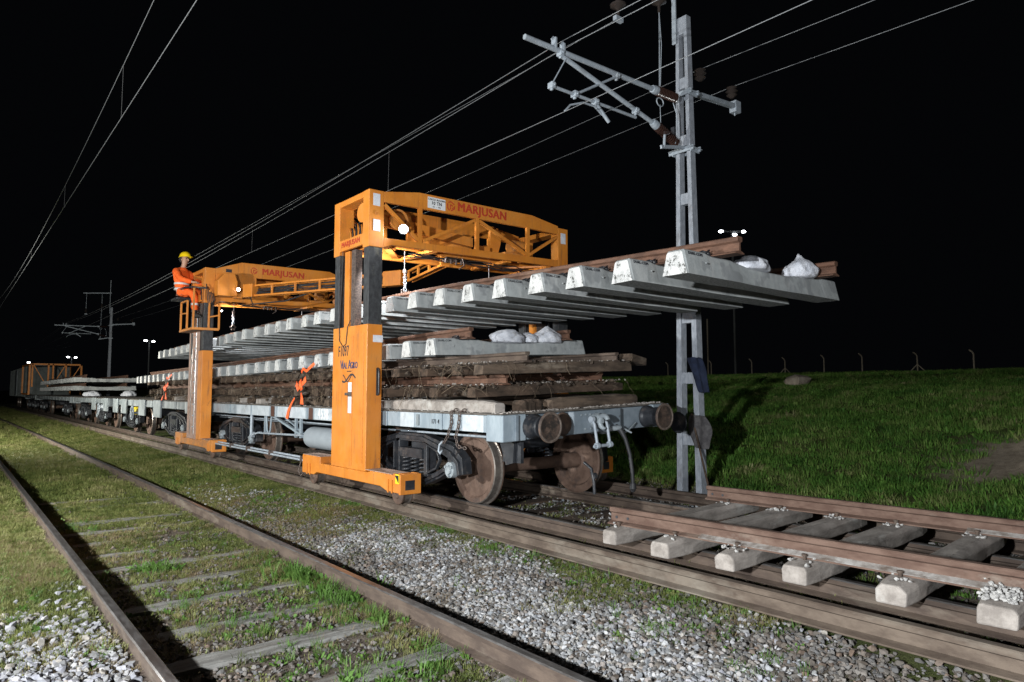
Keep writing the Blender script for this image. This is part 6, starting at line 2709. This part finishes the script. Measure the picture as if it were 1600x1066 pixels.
lawn_c = variants('lawn_tuft', [tuft('lawn_tuft', M['grass_lawn'], 30, .036, .055, .0019, 500 + s, .9) for s in range(6)] +
                  [tuft('lawn_tuft', M['grass_lawn'], 12, .022, .055, .0045, 520 + s, 1.0, True) for s in range(3)])
dry_c = variants('dry_tuft', [tuft('dry_tuft', M['grass_dry'], 22, .035, .05, .0013, 540 + s, 1.5) for s in range(4)])
bank_c = variants('bank_tuft', [tuft('bank_tuft', M['grass_bank'], 34, .085, .14, .0042, 560 + s, 1.1) for s in range(6)] +
                  [tuft('bank_tuft', M['grass_bank'], 16, .075, .10, .010, 580 + s, 1.3, True) for s in range(2)])
weed_c = variants('weed', [tuft('weed', M['grass_weed'], 22, .080, .045, .0024, 600 + s, .85) for s in range(4)] +
                  [tuft('weed', M['grass_weed'], 12, .05, .04, .011, 620 + s, 1.1, True) for s in range(3)])


def grass_field(name, N, bounds, accept, col, nv, s0, s1, label):
    X = rng.uniform(bounds[0], bounds[1], N)
    Y = rng.uniform(bounds[2], bounds[3], N)
    ok = (rng.random(N) < accept(X, Y)) & visible(X, Y)
    for xr in (.975, 2.645, 4.245):
        ok &= (np.abs(X - xr) > .055)
    X, Y = X[ok], Y[ok]
    S = rng.uniform(s0, s1, len(X))
    Z = ground_h(X, Y) - .004
    rot = np.stack([rng.uniform(-.12, .12, len(X)), rng.uniform(-.12, .12, len(X)), rng.uniform(0, 6.28, len(X))], 1)
    print(name, len(X))
    return scatter(name, np.stack([X, Y, Z], 1), rot, np.stack([S, S, S * rng.uniform(.7, 1.3, len(X))], 1), col, nv, label, 'grass')


not_sleeper = lambda X, Y: np.where((X > .97) & (X < 2.65) & (Y < 9.5), (np.abs(((Y - 3.05) / .70 + .5) % 1 - .5) > .12) * 1.0 + .22, 1.0)
grass_field('grass', 60000, (-2.2, 4.2, 2.4, 12), lambda X, Y: np.clip(grass_amt(X, Y) * 1.2 - .12, 0, 1) * not_sleeper(X, Y), lawn_c, 9, .6, 1.25,
            'short patchy grass around the foreground track')
grass_field('grass', 45000, (-6, 4.2, 12, 30), lambda X, Y: grass_amt(X, Y) * .95, lawn_c, 9, 1.1, 2.0,
            'short turf beside the train, further back on the left')
grass_field('grass', 26000, (-20, 4.2, 30, 80), lambda X, Y: grass_amt(X, Y), lawn_c, 9, 2.2, 4.0, 'distant turf running to the far left')
grass_field('dry_grass', 26000, (-1, 4.2, 2.4, 12), lambda X, Y: np.clip((fbm(X, Y, .8, 61) - .5) * 5, 0, 1) * np.clip(grass_amt(X, Y) * 1.5 + .1, 0, 1) *
            not_sleeper(X, Y), dry_c, 4, .7, 1.3, 'straw coloured dry grass between the rails')
grass_field('grass', 13000, (4.3, 8.8, .5, 24), lambda X, Y: grass_amt(X, Y) * .8, lawn_c, 9, .9, 1.7, 'sparse grass under the train')
grass_field('grass', 52000, (8.5, 20, -1, 32), lambda X, Y: np.clip(grass_amt(X, Y) * 1.1 - .1, 0, 1), bank_c, 8, .35, 1.25,
            'dense green grass and weeds on the bank')
grass_field('grass', 26000, (20, 49, 0, 60), lambda X, Y: grass_amt(X, Y), bank_c, 8, .8, 1.5, 'green grass on the upper bank up to the crest')

# lusher weeds, mostly against the rails
WX, WY, WS = [], [], []
for (x, y, n_, sp_, s_) in ((2.50, 5.95, 50, .10, 1.7), (2.52, 5.2, 60, .14, 1.3), (2.45, 6.6, 40, .14, 1.0), (2.05, 3.6, 60, .16, 1.0), (1.55, 7.0, 30, .10, 1.3),
                            (2.52, 3.75, 30, .10, .9), (4.10, 6.1, 26, .08, .9), (4.08, 4.7, 30, .12, .8), (4.0, 3.4, 34, .14, .8), (4.1, 8.2, 24, .1, .9),
                            (1.8, 4.2, 26, .14, .8), (2.3, 4.6, 40, .2, .9), (3.55, 9.7, 30, .14, 1.1), (3.3, 4.55, 6, .05, .7), (3.9, 2.6, 26, .14, .8),
                            (3.35, 3.0, 16, .1, .7), (1.7, 5.1, 30, .15, .8), (2.1, 5.5, 40, .2, .7), (.80, 4.95, 16, .08, .9), (1.3, 9.8, 30, .2, 1.0),
                            (3.4, 12.5, 30, .3, 1.1), (4.05, 5.2, 30, .1, .9), (4.08, 3.9, 40, .13, .8), (3.95, 2.9, 40, .18, .8), (3.7, 2.2, 26, .16, .8), (3.5, 2.9, 16, .1, .8), (3.3, 8.6, 40, .25, .9), (1.9, 7.9, 50, .35, .7), (1.5, 5.9, 30, .15, .8), (.4, 7.6, 60, .4, .9), (.2, 5.4, 24, .15, .9), (5.6, 2.8, 90, .5, .8), (5.4, 1.6, 70, .4, .8), (6.8, 3.0, 60, .35, .8), (.3, 6.4, 40, .3, .9),
                            (1.55, 3.9, 14, .08, .7), (2.55, 4.4, 24, .08, 1.0), (1.9, 5.75, 34, .25, .6)):
    n_ = int(n_ * (.75 if x < 2.7 else .9))
    WX += list(rng.normal(x, sp_, n_))
    WY += list(rng.normal(y, sp_ * 1.3, n_))
    WS += list(rng.uniform(.45, 1.2, n_) * s_)
WX, WY, WS = np.array(WX), np.array(WY), np.array(WS)
ok = np.ones(len(WX), bool)
for xr in (.975, 2.645, 4.245, 4.86, 6.52):
    ok &= np.abs(WX - xr) > .05
WX, WY, WS = WX[ok], WY[ok], WS[ok]
scatter('weeds', np.stack([WX, WY, ground_h(WX, WY) - .004], 1),
        np.stack([rng.uniform(-.2, .2, len(WX)), rng.uniform(-.2, .2, len(WX)), rng.uniform(0, 6.28, len(WX))], 1),
        np.stack([WS, WS, WS], 1), weed_c, 7, 'bright green weeds growing in clumps along the rails', 'weeds')
